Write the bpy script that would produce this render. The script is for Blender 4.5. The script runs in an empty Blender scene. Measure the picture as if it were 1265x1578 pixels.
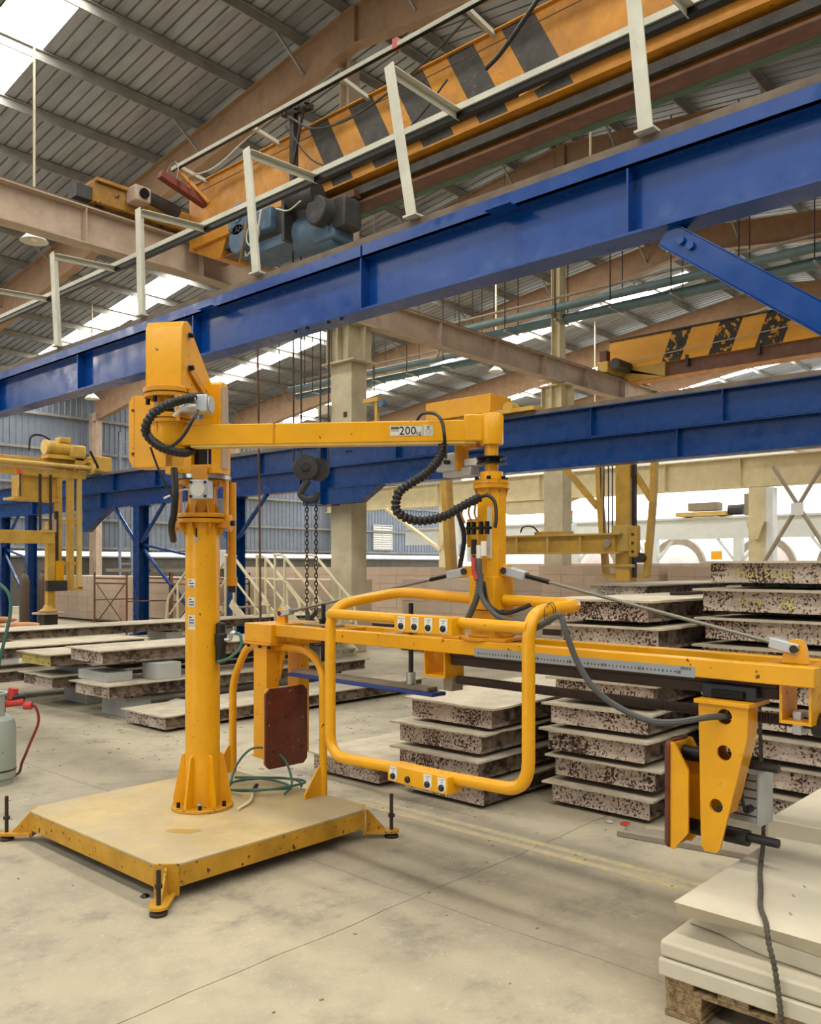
import bpy, bmesh, math, random
from mathutils import Vector, Matrix, geometry
random.seed(7)
sc = bpy.context.scene
COL = sc.collection
# ------------------------------------------------------------------ camera, sky, exposure
cd = bpy.data.cameras.new('camera'); cam = bpy.data.objects.new('camera', cd); COL.objects.link(cam)
cam.location = (0, 0, 1.6); cam.rotation_euler = (math.pi/2, 0, math.radians(42.25-90))
cd.sensor_width = 36; cd.sensor_fit = 'AUTO'; cd.lens = 36*1337/1578; cd.shift_y = 83/1578
cd.clip_end = 400; cd.clip_start = .05
sc.camera = cam
w = bpy.data.worlds.new('sky'); sc.world = w; w.use_nodes = True
bg = w.node_tree.nodes['Background']; bg.inputs[0].default_value = (.93, .97, 1, 1); bg.inputs[1].default_value = 7.0
SKYLIGHT = 36.0
vs = sc.view_settings; vs.view_transform = 'Standard'; vs.look = 'None'; vs.gamma = 1; vs.use_curve_mapping = False
vs.exposure = -1.0
# ------------------------------------------------------------------ materials
def lin(h):
    r = [int(h[i:i+2], 16)/255 for i in (0, 2, 4)]
    return tuple((c/12.92 if c <= .04045 else ((c+.055)/1.055)**2.4) for c in r)+(1,)
class NT:
    def __init__(s, name):
        s.m = bpy.data.materials.new(name); s.m.use_nodes = True; s.t = s.m.node_tree
        s.b = s.t.nodes['Principled BSDF']; s.out = s.t.nodes['Material Output']
        s.tc = s.t.nodes.new('ShaderNodeTexCoord'); s.vec = s.tc.outputs['Object']
    def n(s, ty, **k):
        d = s.t.nodes.new('ShaderNode'+ty)
        for a, v in k.items(): setattr(d, a, v)
        return d
    def l(s, a, b): s.t.links.new(a, b)
    def rnd(s):
        oi = s.n('ObjectInfo'); ml = s.n('VectorMath', operation='SCALE'); cb = s.n('CombineXYZ')
        for i in range(3): s.l(oi.outputs['Random'], cb.inputs[i])
        s.l(cb.outputs[0], ml.inputs[0]); ml.inputs['Scale'].default_value = 37
        ad = s.n('VectorMath', operation='ADD'); s.l(s.vec, ad.inputs[0]); s.l(ml.outputs[0], ad.inputs[1]); s.vec = ad.outputs[0]
    def noise(s, scale, det=4, rough=.6, stretch=None):
        v = s.vec
        if stretch:
            mp = s.n('Mapping'); mp.inputs['Scale'].default_value = stretch; s.l(v, mp.inputs[0]); v = mp.outputs[0]
        d = s.n('TexNoise'); d.inputs['Scale'].default_value = scale; d.inputs['Detail'].default_value = det; d.inputs['Roughness'].default_value = rough
        s.l(v, d.inputs['Vector']); return d.outputs['Fac']
    def ramp(s, fac, lo, hi, a=0., b=1.):
        d = s.n('MapRange'); d.inputs[1].default_value = lo; d.inputs[2].default_value = hi; d.inputs[3].default_value = a; d.inputs[4].default_value = b
        s.l(fac, d.inputs[0]); return d.outputs[0]
    def math(s, op, a, b):
        d = s.n('Math', operation=op)
        for i, x in enumerate((a, b)):
            if isinstance(x, (int, float)): d.inputs[i].default_value = x
            else: s.l(x, d.inputs[i])
        return d.outputs[0]
    def mix(s, fac, a, b):
        d = s.n('Mix', data_type='RGBA')
        if isinstance(fac, (int, float)): d.inputs[0].default_value = fac
        else: s.l(fac, d.inputs[0])
        for i, x in ((6, a), (7, b)):
            if isinstance(x, tuple): d.inputs[i].default_value = x
            else: s.l(x, d.inputs[i])
        return d.outputs[2]
    def col(s, c):
        if isinstance(c, tuple): s.b.inputs['Base Color'].default_value = c
        else: s.l(c, s.b.inputs['Base Color'])
    def rough(s, r):
        if isinstance(r, (int, float)): s.b.inputs['Roughness'].default_value = r
        else: s.l(r, s.b.inputs['Roughness'])
    def bump(s, h, st=.3, dist=.01):
        d = s.n('Bump'); d.inputs['Strength'].default_value = st; d.inputs['Distance'].default_value = dist
        s.l(h, d.inputs['Height']); s.l(d.outputs[0], s.b.inputs['Normal'])
def paint(name, c, var=.12, rough=.4, chip=0., chipc='3a2a1e', dust=0., dustc='b8a98c', metal=0., sc1=3., csc=28.):
    m = NT(name); m.rnd(); base = lin(c); dk = tuple(x*(1-var*2.2) for x in base[:3])+(1,)
    col = m.mix(m.ramp(m.noise(sc1, 5, .65), .35, .7), base, dk)
    if dust: col = m.mix(m.ramp(m.noise(2.2, 6, .7), .42, .7, 0, dust), col, lin(dustc))
    if chip: col = m.mix(m.ramp(m.noise(csc, 4, .6), .72-chip, .74-chip), col, lin(chipc))
    m.col(col); m.rough(m.ramp(m.noise(6, 3), .3, .7, rough-.08, rough+.12)); m.b.inputs['Metallic'].default_value = metal
    return m.m
def plain(name, c, rough=.5, metal=0.):
    m = NT(name); m.col(lin(c)); m.rough(rough); m.b.inputs['Metallic'].default_value = metal; return m.m
M = {}
M['yellow'] = paint('yellow machine paint', 'e8a507', .06, .32, .035, '5a3a14', sc1=5, csc=24)
M['ochre'] = paint('ochre machine paint', 'd6920a', .1, .34, .05, '4a2d12', sc1=6, csc=22)
M['yellow_far'] = paint('weathered yellow paint', 'd6a83c', .14, .5, .04, '5a4020', .2)
M['cream_yellow'] = paint('cream yellow paint', 'd8b868', .1, .55, .0)
M['plate'] = paint('dusty yellow plate', 'c8b07c', .12, .75, 0, dust=.85, dustc='ada28a', sc1=4)
M['plate_edge'] = paint('worn yellow edge', 'd09a26', .18, .5, .1, '3c2a1a')
M['blue'] = paint('glossy blue paint', '043f8a', .05, .2, .0, '0a2350', sc1=.8)
M['blue_dark'] = paint('deep blue paint', '03346e', .03, .26, .0, '0a2350', sc1=.6)
M['rail'] = paint('dusty rail steel', '6e5f50', .2, .7, dust=.5, dustc='8f8067')
M['galv'] = paint('galvanised steel', 'c9c7b6', .08, .5, .03, '8a8674', metal=.2)
M['beige'] = paint('dusty beige steel', 'bfa994', .12, .65, dust=.3, dustc='9d8a78')
M['cream'] = paint('cream steel', 'd9cba2', .08, .6, dust=.15)
M['concrete_col'] = paint('stained concrete column', 'cdc2a4', .12, .85, .03, '6c5a40', .45, '9c8a68', sc1=2)
M['rafter'] = paint('brown primed steel', 'a08062', .12, .7, dust=.35, dustc='ab8c70')
M['purlin'] = paint('grey purlin', '97958f', .15, .6)
M['crane_orange'] = paint('orange crane paint', 'd8922a', .16, .5, .05, '5a3b1c', .45, '9a6a34')
M['crane_black'] = paint('faded black stripe', '45423c', .16, .65, .05, '8a7650', .3, '6c665a')
M['crane_yellow2'] = paint('yellow crane paint', 'f7ae28', .06, .45, .02, '4a3418')
M['crane_black2'] = paint('chipped black stripe', '37342c', .1, .6, .16, 'e09a20', csc=5)
M['grimy_yellow'] = paint('grimy yellow carriage', 'c08a2a', .2, .6, .12, '2e2620', .6, '4a3a28', csc=7)
M['brown_flange'] = paint('brown flange', '7a5646', .12, .7)
M['green'] = paint('dull green strip', '54705a', .15, .6)
M['motor_blue'] = paint('dirty motor blue', '52708c', .18, .5, .06, '2c2a28', .25, '6f6a60')
M['motor_dark'] = paint('greasy dark steel', '3a3836', .2, .55)
M['teal'] = paint('teal pipe', '62797a', .12, .45)
M['wall'] = paint('blue grey cladding', '7f8998', .08, .45, metal=.2)
M['wall_dark'] = paint('dark lower cladding', '5a5650', .12, .8)
M['black'] = plain('black rubber', '151413', .45)
M['rope'] = paint('grey rope', '5e564a', .3, .9, sc1=60)
M['black_metal'] = plain('blackened steel', '1b1a19', .35, .6)
M['steel'] = plain('bright steel', 'b9bbbb', .3, .85)
M['alu'] = paint('aluminium', 'c3c7c9', .06, .42, metal=.5)
M['white'] = plain('white plastic', 'e4e2da', .5)
M['sticker'] = paint('worn white sticker', 'dcd7c8', .12, .6)
M['ink'] = plain('black print', '1a1a1a', .6)
for k_ in ('blue', 'blue_dark'): M[k_].node_tree.nodes['Principled BSDF'].inputs['Specular IOR Level'].default_value = .4
M['brown_rubber'] = paint('brown rubber pad', '6a2c16', .2, .5, .06, 'a08a78', .25, '8a6a58', sc1=8)
M['rust'] = paint('rusty steel', '3b2a20', .25, .6)
M['rust_pipe'] = paint('rusted scaffold tube', '7a5238', .25, .7)
M['wood'] = None
M['red'] = plain('red rubber', 'b83428', .5)
M['green_hose'] = plain('green hose', '3f6a5c', .45)
M['grey_hose'] = plain('taped grey hose', '4a4a48', .6)
M['orange_sack'] = paint('orange sack', 'c98a5a', .15, .85, dust=.4, dustc='d8b48c')
M['gas_grey'] = paint('grey cylinder paint', '9aa39a', .06, .4, .02)
M['brown_cyl'] = paint('brown cylinder paint', '5a4a40', .1, .5)
M['aac'] = paint('aerated concrete', 'cdc4ae', .06, .95, .0, dust=.35, dustc='bdb19b')
M['aac_block'] = paint('pinkish aerated block', 'd0baa5', .06, .95)
M['grey_block'] = paint('grey concrete block', 'b3b3ae', .08, .95)
M['stair'] = paint('cream handrail', 'e0d4ae', .06, .5)
M['yellow_line'] = None
M['lamp_white'] = plain('lamp enamel', 'd8d4c6', .4)
M['pink'] = plain('pink mark', 'c86a6a', .6)
M['tray'] = paint('dusty strip', '9c917f', .1, .8)
M['lamp_red'] = plain('red lens', 'd8402c', .3); M['lamp_green'] = plain('green lens', '2fae8a', .3); M['lamp_amber'] = plain('amber lens', 'e8a84a', .3)
M['autoclave'] = paint('pale pink shell', 'e6d6d2', .04, .4); M['pale'] = paint('pale outdoor steel', 'e0e4e4', .04, .6)
# cast steel mould with flaking cement skin
def mould_mat():
    m = NT('flaking cement skin on rusty steel'); m.rnd()
    fl = m.math('ADD', m.noise(62, 4, .6), m.ramp(m.noise(3.6, 4), .3, .7, -.11, .14))
    skin = m.mix(m.ramp(m.noise(9, 4), .35, .65), lin('d0c1b1'), lin('b3a191'))
    steel = m.mix(m.ramp(m.noise(14, 4), .4, .62), lin('30241f'), lin('5c3022'))
    k = m.ramp(fl, .55, .59)
    m.col(m.mix(k, skin, steel)); m.rough(.9); m.bump(m.ramp(fl, .5, .6, 1, 0), .5, .008); return m.m
M['mould'] = mould_mat()
def side_mat():
    m = NT('dark mould side'); m.rnd()
    fl = m.math('ADD', m.noise(12, 6, .65), m.ramp(m.noise(1.4, 3), .3, .7, -.1, .1))
    m.col(m.mix(m.ramp(fl, .42, .62), lin('94826f'), lin('3d3028'))); m.rough(.9); return m.m
M['mould_side'] = side_mat()
def dusty_mat():
    m = NT('cement dusted plate'); m.rnd()
    c = m.mix(m.ramp(m.noise(3, 6, .7), .35, .68), lin('cdc2ab'), lin('a69a86'))
    c = m.mix(m.ramp(m.noise(22, 5, .7), .6, .68, 0, .6), c, lin('8d8170')); m.col(c); m.rough(.95); m.bump(m.noise(30, 5), .4, .01); return m.m
M['dusty'] = dusty_mat()
def floor_mat(name):
    m = NT(name); m.vec = m.n('NewGeometry').outputs['Position']
    a = m.noise(.55, 7, .62); b = m.noise(2.6, 8, .68); d = m.noise(40, 3, .7)
    c = m.mix(m.ramp(a, .38, .64), lin('b8ac92'), lin('9f9682'))
    c = m.mix(m.ramp(b, .46, .68, 0, .6), c, lin('878172'))
    c = m.mix(m.ramp(m.noise(7, 9, .8), .56, .68, 0, .6), c, lin('c6bda6'))
    c = m.mix(m.ramp(m.noise(1.3, 9, .78), .55, .7, 0, .65), c, lin('7a7568'))
    c = m.mix(m.ramp(d, .62, .7, 0, .5), c, lin('d6cdb8'))
    m.col(c); m.rough(m.ramp(a, .3, .7, .62, .85)); m.bump(m.noise(30, 8, .75), .4, .006); return m.m
M['floor'] = floor_mat('dusty concrete floor')
M['joint'] = plain('dark joint', '857c6b', .95)
def roof_mat():
    m = NT('galvanised roof sheet'); m.rnd()
    c = m.mix(m.ramp(m.noise(1.1, 5, .65, (3, .6, 1)), .35, .7), lin('a6abb2'), lin('888a8d'))
    m.col(c); m.rough(.5); m.b.inputs['Metallic'].default_value = .45; return m.m
M['roof'] = roof_mat()
def skylight_mat():
    m = NT('translucent skylight sheet')
    e = m.n('Emission'); e.inputs[1].default_value = SKYLIGHT
    c = m.mix(m.ramp(m.noise(6, 4, .7, (4, 1, 1)), .62, .7, 0, .75), (1, .965, .88, 1), lin('8a7a5a'))
    m.l(c, e.inputs[0]); m.l(e.outputs[0], m.out.inputs[0]); return m.m
M['skylight'] = skylight_mat()
def wood_mat():
    m = NT('rough pallet wood'); m.rnd()
    f = m.noise(4, 6, .7, (1, 14, 14)); m.col(m.mix(m.ramp(f, .35, .65), lin('a98f66'), lin('5d4a35'))); m.rough(.9); m.bump(f, .4, .005); return m.m
M['wood'] = wood_mat()
def line_mat():
    m = NT('worn yellow floor paint'); m.vec = m.n('NewGeometry').outputs['Position']
    m.col(m.mix(m.ramp(m.noise(9, 8, .8), .36, .56), lin('cdb878'), lin('ada38c'))); m.rough(.8); return m.m
M['yellow_line'] = line_mat()
# ------------------------------------------------------------------ mesh helpers
V = Vector
def unit(a): return V(a).normalized()
class MB:
    def __init__(s): s.v = []; s.f = []
    def add(s, vs, fs):
        n = len(s.v); s.v += [tuple(v) for v in vs]; s.f += [tuple(i+n for i in f) for f in fs]; return s
    def box(s, x0, y0, z0, x1, y1, z1):
        return s.obox(((x0+x1)/2, (y0+y1)/2, (z0+z1)/2), ((x1-x0)/2, 0, 0), (0, (y1-y0)/2, 0), (0, 0, (z1-z0)/2))
    def obox(s, c, a, b, d):
        c, a, b, d = V(c), V(a), V(b), V(d)
        vs = [c+i*a+j*b+k*d for k in (-1, 1) for j in (-1, 1) for i in (-1, 1)]
        return s.add(vs, [(0, 2, 3, 1), (4, 5, 7, 6), (0, 1, 5, 4), (2, 6, 7, 3), (0, 4, 6, 2), (1, 3, 7, 5)])
    def frame(s, p, q, up=(0, 0, 1)):
        t = (V(q)-V(p)).normalized(); u = V(up)
        if abs(t.dot(u)) > .99: u = V((0, 1, 0)) if abs(t.y) < .9 else V((1, 0, 0))
        side = t.cross(u).normalized(); return t, side, side.cross(t).normalized()
    def bar(s, p, q, w, h, up=(0, 0, 1)):
        t, a, b = s.frame(p, q, up); p, q = V(p), V(q)
        return s.obox((p+q)/2, (q-p)/2, a*w/2, b*h/2)
    def sweep(s, poly, p, q, up=(0, 0, 1)):
        t, a, b = s.frame(p, q, up); n = len(poly)
        vs = [V(o)+a*x+b*y for o in (p, q) for x, y in poly]
        return s.add(vs, [tuple(range(n)), tuple(range(2*n-1, n-1, -1))]+[(i, i+n, (i+1) % n+n, (i+1) % n) for i in range(n)])
    def prism(s, poly, o, ux, uy, w_):
        o, ux, uy, w_ = V(o), V(ux), V(uy), V(w_); n = len(poly)
        vs = [o+ux*x+uy*y+k*w_ for k in (0, 1) for x, y in poly]
        return s.add(vs, [tuple(range(n)), tuple(range(2*n-1, n-1, -1))]+[(i, i+n, (i+1) % n+n, (i+1) % n) for i in range(n)])
    def cyl(s, p, q, r, n=16, r2=None):
        return s.tube([p, q], [r, r if r2 is None else r2], n)
    def tube(s, pts, r, n=8, closed=False, cap=True):
        pts = [V(p) for p in pts]; m = len(pts); rs = r if isinstance(r, (list, tuple)) else [r]*m
        ts = []
        for i in range(m):
            a = pts[i-1] if (i > 0 or closed) else pts[i]; b = pts[(i+1) % m] if (i < m-1 or closed) else pts[i]
            ts.append((b-a).normalized())
        u = V((0, 0, 1)) if abs(ts[0].z) < .9 else V((1, 0, 0))
        vs = []
        for i in range(m):
            u = (u-ts[i]*u.dot(ts[i])); u.normalize(); w_ = ts[i].cross(u)
            vs += [pts[i]+(u*math.cos(2*math.pi*k/n)+w_*math.sin(2*math.pi*k/n))*rs[i] for k in range(n)]
        fs = [(i*n+k, i*n+(k+1) % n, ((i+1) % m)*n+(k+1) % n, ((i+1) % m)*n+k) for i in range(m if closed else m-1) for k in range(n)]
        if cap and not closed: fs += [tuple(range(n-1, -1, -1)), tuple(range((m-1)*n, m*n))]
        return s.add(vs, fs)
    def lathe(s, prof, o, axis=(0, 0, 1), n=20):
        o = V(o); t = unit(axis); u = V((1, 0, 0)) if abs(t.x) < .9 else V((0, 1, 0)); u = (u-t*u.dot(t)).normalized(); w_ = t.cross(u)
        m = len(prof); vs = [o+t*z+(u*math.cos(2*math.pi*k/n)+w_*math.sin(2*math.pi*k/n))*max(r, 1e-4) for r, z in prof for k in range(n)]
        return s.add(vs, [(i*n+k, i*n+(k+1) % n, (i+1)*n+(k+1) % n, (i+1)*n+k) for i in range(m-1) for k in range(n)]+[tuple(range(n-1, -1, -1)), tuple(range((m-1)*n, m*n))])
    def holes(s, outline, circles, o, ux, uy, w_, n=20):
        """plate with round holes; circles = (x, y, r)"""
        pts = [V(p) for p in outline]; k = len(pts); edges = [(i, (i+1) % k) for i in range(k)]
        for cx, cy, r in circles:
            b = len(pts); pts += [V((cx+r*math.cos(2*math.pi*i/n), cy+r*math.sin(2*math.pi*i/n))) for i in range(n)]
            edges += [(b+i, b+(i+1) % n) for i in range(n)]
        co, _, fa, *_r = geometry.delaunay_2d_cdt([p.to_2d() for p in pts], edges, [], 0, 1e-6)
        def inside(p):
            c_ = False
            for i in range(k):
                x0, y0 = outline[i]; x1, y1 = outline[(i+1) % k]
                if (y0 > p.y) != (y1 > p.y) and p.x < (x1-x0)*(p.y-y0)/(y1-y0)+x0: c_ = not c_
            return c_ and all((p.x-cx)**2+(p.y-cy)**2 > r*r*.97 for cx, cy, r in circles)
        tr = [f for f in fa if inside(sum((co[i] for i in f), V((0, 0)))/len(f))]
        o, ux, uy, w_ = V(o), V(ux), V(uy), V(w_); N = len(co)
        vs = [o+ux*p.x+uy*p.y+j*w_ for j in (0, 1) for p in co]
        fs = [tuple(f) for f in tr]+[tuple(i+N for i in reversed(f)) for f in tr]
        cnt = {}
        for f in tr:
            for i in range(len(f)):
                e = (f[i], f[(i+1) % len(f)]); key = tuple(sorted(e)); cnt.setdefault(key, []).append(e)
        fs += [(e[0][1], e[0][0], e[0][0]+N, e[0][1]+N) for e in cnt.values() if len(e) == 1]
        return s.add(vs, fs)
def mb(): return MB()
ORG = {}
def props(o, label=None, cat=None, group=None, kind=None):
    for k, v in (('label', label), ('category', cat), ('group', group), ('kind', kind)):
        if v: o[k] = v
    return o
def O(name, b, mat, parent=None, bev=0., label=None, cat=None, group=None, kind=None, smooth=35, fix=True):
    me = bpy.data.meshes.new(name)
    if b.v:
        xs = list(zip(*b.v)); z0 = min(xs[2])
        ctr = V(((min(xs[0])+max(xs[0]))/2, (min(xs[1])+max(xs[1]))/2, z0 if parent is None else (z0+max(xs[2]))/2))
    else: ctr = V((0, 0, 0))
    me.from_pydata([tuple(V(v)-ctr) for v in b.v], [], b.f)
    if fix:
        bm = bmesh.new(); bm.from_mesh(me); bmesh.ops.recalc_face_normals(bm, faces=bm.faces); bm.to_mesh(me); bm.free()
    if smooth:
        me.shade_smooth(); me.set_sharp_from_angle(angle=math.radians(smooth))
    me.materials.append(M[mat] if isinstance(mat, str) else mat)
    o = bpy.data.objects.new(name, me); COL.objects.link(o)
    base = ORG[parent] if parent is not None else V((0, 0, 0))
    o.location = ctr-base; o.parent = parent; ORG[o] = ctr
    if bev:
        md = o.modifiers.new('bevel', 'BEVEL'); md.width = bev; md.segments = 2; md.limit_method = 'ANGLE'; md.angle_limit = math.radians(50)
    return props(o, label, cat, group, kind)
def T(name, label, cat, loc, rotz=None, group=None, kind=None):
    o = bpy.data.objects.new(name, None); COL.objects.link(o); o.empty_display_size = .2; o.location = loc
    if rotz is not None: o.rotation_euler = (0, 0, rotz); ORG[o] = V((0, 0, 0))
    else: ORG[o] = V(loc)
    return props(o, label, cat, group, kind)
def dup(o, parent=None, **kw):
    c = o.copy(); COL.objects.link(c); c.parent = parent; ORG[c] = ORG[o]
    for ch in list(o.children): dup(ch, c)
    props(c, **kw); return c
def spline(pts, k=6):
    pts = [V(p) for p in pts]; P = [2*pts[0]-pts[1]]+pts+[2*pts[-1]-pts[-2]]; out = []
    for i in range(1, len(P)-2):
        for j in range(k):
            t = j/k; a, b, c, d = P[i-1:i+3]
            out.append(.5*((2*b)+(c-a)*t+(2*a-5*b+4*c-d)*t*t+(3*b-a-3*c+d)*t**3))
    return out+[pts[-1]]
def fillet(pts, r, k=5):
    pts = [V(p) for p in pts]; out = [pts[0]]
    for i in range(1, len(pts)-1):
        a, b, c = pts[i-1:i+2]; u = (a-b).normalized(); v_ = (c-b).normalized(); d = min(r, (a-b).length*.49, (c-b).length*.49)
        p, q = b+u*d, b+v_*d
        out += [(1-t)**2*p+2*t*(1-t)*b+t*t*q for t in [j/k for j in range(k+1)]]
    return out+[pts[-1]]
def rings(pts, r, amp, n):
    """resample a path and give it a ringed (corrugated) radius"""
    L_ = [0]
    for i in range(1, len(pts)): L_.append(L_[-1]+(pts[i]-pts[i-1]).length)
    out, rs, m = [], [], n*4
    for i in range(m+1):
        d = L_[-1]*i/m; j = max(k for k in range(len(L_)) if L_[k] <= d+1e-9); j = min(j, len(pts)-2)
        t = (d-L_[j])/max(L_[j+1]-L_[j], 1e-9); out.append(pts[j].lerp(pts[j+1], t)); rs.append(r+amp*(1, .4, -1, .4)[i % 4])
    return out, rs
TXT = {}
def text(name, s, size, o, ux, uy, parent, mat='ink', align='CENTER', bold=0.):
    key = (s, align, bold)
    if key not in TXT:
        cu = bpy.data.curves.new('t', 'FONT'); cu.body = s; cu.size = 1; cu.align_x = align; cu.align_y = 'CENTER'; cu.offset = bold; cu.resolution_u = 2
        ob = bpy.data.objects.new('t', cu); COL.objects.link(ob); dg = bpy.context.evaluated_depsgraph_get()
        me = bpy.data.meshes.new_from_object(ob.evaluated_get(dg)); TXT[key] = ([v.co.copy() for v in me.vertices], [tuple(p.vertices) for p in me.polygons])
        bpy.data.objects.remove(ob); bpy.data.curves.remove(cu); bpy.data.meshes.remove(me)
    vs_, fs_ = TXT[key]; b = mb(); o, ux, uy = V(o), unit(ux), unit(uy)
    b.add([o+ux*(v.x*size)+uy*(v.y*size) for v in vs_], fs_)
    return O(name, b, mat, parent, smooth=0, fix=False)
# ================================================================== THE SETTING
# ---- floor: cast slabs with open joints
fl = O('floor', mb().box(-24, -24, -.3, 46, 34.6, -.014), 'joint', kind='structure')
xs_ = [-23.9, -7.9, -1.9, 3.12, 8.1, 14.1, 21, 30.5, 45.9]; ys_ = [-23.9, -15, -9, -3.2, 2.8, 8.8, 14.8, 21, 34.5]
lv, lh = {}, {}
def wav(a, b, n):
    out = [V(a).lerp(V(b), k/n) for k in range(n+1)]; d = (V(b)-V(a)).normalized(); nn = V((-d.y, d.x)); o_ = 0
    for k in range(1, n): o_ = o_*.6+random.uniform(-.012, .012); out[k] = out[k]+nn*o_
    return out
for i in range(len(xs_)):
    for j in range(len(ys_)-1): lv[i, j] = wav((xs_[i], ys_[j]), (xs_[i], ys_[j+1]), 24)
for i in range(len(xs_)-1):
    for j in range(len(ys_)): lh[i, j] = wav((xs_[i], ys_[j]), (xs_[i+1], ys_[j]), 24)
for i in range(len(xs_)-1):
    for j in range(len(ys_)-1):
        g_ = .0028
        pl = [p+V((0, g_)) for p in lh[i, j][:-1]]+[p+V((-g_, 0)) for p in lv[i+1, j][:-1]]+[p+V((0, -g_)) for p in reversed(lh[i, j+1][1:])]+[p+V((g_, 0)) for p in reversed(lv[i, j][1:])]
        O('floor_slab', mb().prism([(p.x, p.y) for p in pl], (0, 0, -.014), (1, 0, 0), (0, 1, 0), (0, 0, .014)), 'floor', fl, smooth=0)
fb_ = mb()
for k in range(420):
    x, y = (random.uniform(3.7, 8.2), random.uniform(4.6, 8.9)) if k < 260 else (random.uniform(1.2, 5.2), random.uniform(1.2, 8))
    if 2.1 < x < 3.8 and 3.4 < y < 5.3: continue
    r = random.choice((.006, .009, .013, .02)) if k < 260 else random.choice((.004, .006, .008)); t = random.uniform(0, 3.14)
    fb_.obox((x, y, .0025), (r*math.cos(t), r*math.sin(t), 0), (-r*.5*math.sin(t), r*.5*math.cos(t), 0), (0, 0, .0025))
O('floor_crumbs', fb_, 'tray', label='dry cement crumbs scattered over the concrete floor', cat='debris', kind='stuff', smooth=0)
for x0, w_ in ((4.2, .028), (4.09, .03)):
    O('painted_line', mb().box(x0-w_, -3, 0, x0+w_, 4.2, .0015), 'yellow_line', fl)
O('floor_apron', mb().box(46, -60, -.3, 140, 120, -.02), plain('bright outdoor ground', 'c9c4b8', .9), label='pale concrete yard in full daylight beyond the hall', kind='structure').name = 'floor_yard'
# ---- roof
RY, RZ, SL = 11.3, 11.95, .125
def rz(y): return RZ-SL*abs(y-RY)
ce = T('ceiling', 'corrugated steel roof with skylight strips on brown rafters', None, (0, RY, RZ), kind='structure')
def sheet(y0, y1):
    b = mb(); prof = []
    for k in range(4):
        x = k*.25+.45; prof += [(x, 0), (x+.2, 0), (x+.212, .04), (x+.238, .04)]
    prof.append((1.45, 0)); n = len(prof)
    ys = [y0, y1]
    for y in ys: b.v += [(x, y, rz(y)+z) for x, z in prof]
    b.f += [(i, i+1, n+i+1, n+i) for i in range(n-1)]
    return b
SKX = (-6, -5, 0, 6, 12.5, 19, 26, 32, 39)
proto = {}
for sl, (y0, y1) in (('far', (RY, 35.2)), ('near', (RY, -10.2))):
    for kind_ in ('roof', 'skylight'):
        proto[sl, kind_] = None
    for i in range(-11, 46):
        sky = any(abs(i-a) < .6 for a in ((-8, -1, 6, 14, 21, 28, 35, 42) if sl == 'far' else (-8, -1, 6, 26, 35)))
        kd = 'skylight' if sky else 'roof'
        if proto[sl, kd] is None:
            o = O('skylight_sheet' if sky else 'roof_sheet', sheet(y0+(1.75 if sky else 0)*(1 if sl == 'far' else -1), y1), kd, ce, smooth=20, fix=False); proto[sl, kd] = o; proto[sl, kd+'x'] = o.location.x
            o['_i'] = i; o.location.x += i
            if sky: o['label'] = 'translucent skylight sheet glowing with daylight'
        else:
            p_ = proto[sl, kd]; o = p_.copy(); COL.objects.link(o); o.location.x = proto[sl, kd+'x']+i
for i in [k for k in range(-11, 46) if any(abs(k-a) < .6 for a in (-8, -1, 6, 14, 21, 26, 28, 35, 42))]:
    for sg in (1, -1):
        if (sg > 0 and i == 26) or (sg < 0 and i in (14, 21, 28, 42)): continue
        b = sheet(RY, RY+1.75*sg); b.v = [(x+i, y, z) for x, y, z in b.v]; O('ridge_sheet', b, 'roof', ce, smooth=20, fix=False)
for o in list(ce.children):
    if '_i' in o: del o['_i']
zpoly = [(-.035, 0), (.0, 0), (.0, .17), (.05, .17), (.05, .185), (-.015, .185), (-.015, .015), (-.035, .015)]
py = [RY+.3]+[RY+1.44+1.72*k for k in range(13)]+[RY-.3]+[RY-1.44-1.72*k for k in range(12)]
for y in py:
    z = rz(y)-.2
    O('purlin', mb().sweep(zpoly, (-10.5, y, z), (46, y, z)), 'purlin', ce, smooth=0)
RX = [11+7*k for k in range(6)]+[-3]
def rafter(x):
    b = mb(); t, w2 = .02, .11
    for sgn, y1, d0, d1 in ((1, 34.2, .7, 1.25), (-1, -9.8, .7, 1.1)):
        ya, yb = RY, y1; za, zb = rz(ya)-.21, rz(yb)-.21
        b.prism([(ya, za), (yb, zb), (yb, zb-d1), (ya, za-d0)], (x-.01, 0, 0), (0, 1, 0), (0, 0, 1), (.02, 0, 0))
        b.prism([(ya, za), (yb, zb), (yb, zb-t), (ya, za-t)], (x-w2, 0, 0), (0, 1, 0), (0, 0, 1), (2*w2, 0, 0))
        b.prism([(ya, za-d0), (yb, zb-d1), (yb, zb-d1-t), (ya, za-d0-t)], (x-w2, 0, 0), (0, 1, 0), (0, 0, 1), (2*w2, 0, 0))
    b.box(x-.09, RY-.02, RZ-.93, x+.09, RY+.02, RZ-.22)
    return b
for x in RX: O('rafter', rafter(x), 'rafter', ce, smooth=0)
br = mb().bar((-.75, 0, 0), (0, 0, -.55), .05, .05)
bp = None
for x in RX:
    for y in py[1::2]:
        for s_ in (-1, 1):
            b = mb().bar((x+s_*.7, y, rz(y)-.2), (x+s_*.02, y, rz(y)-.72), .045, .045)
            if 8 < x < 32: O('fly_brace', b, 'purlin', ce, smooth=0)
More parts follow.
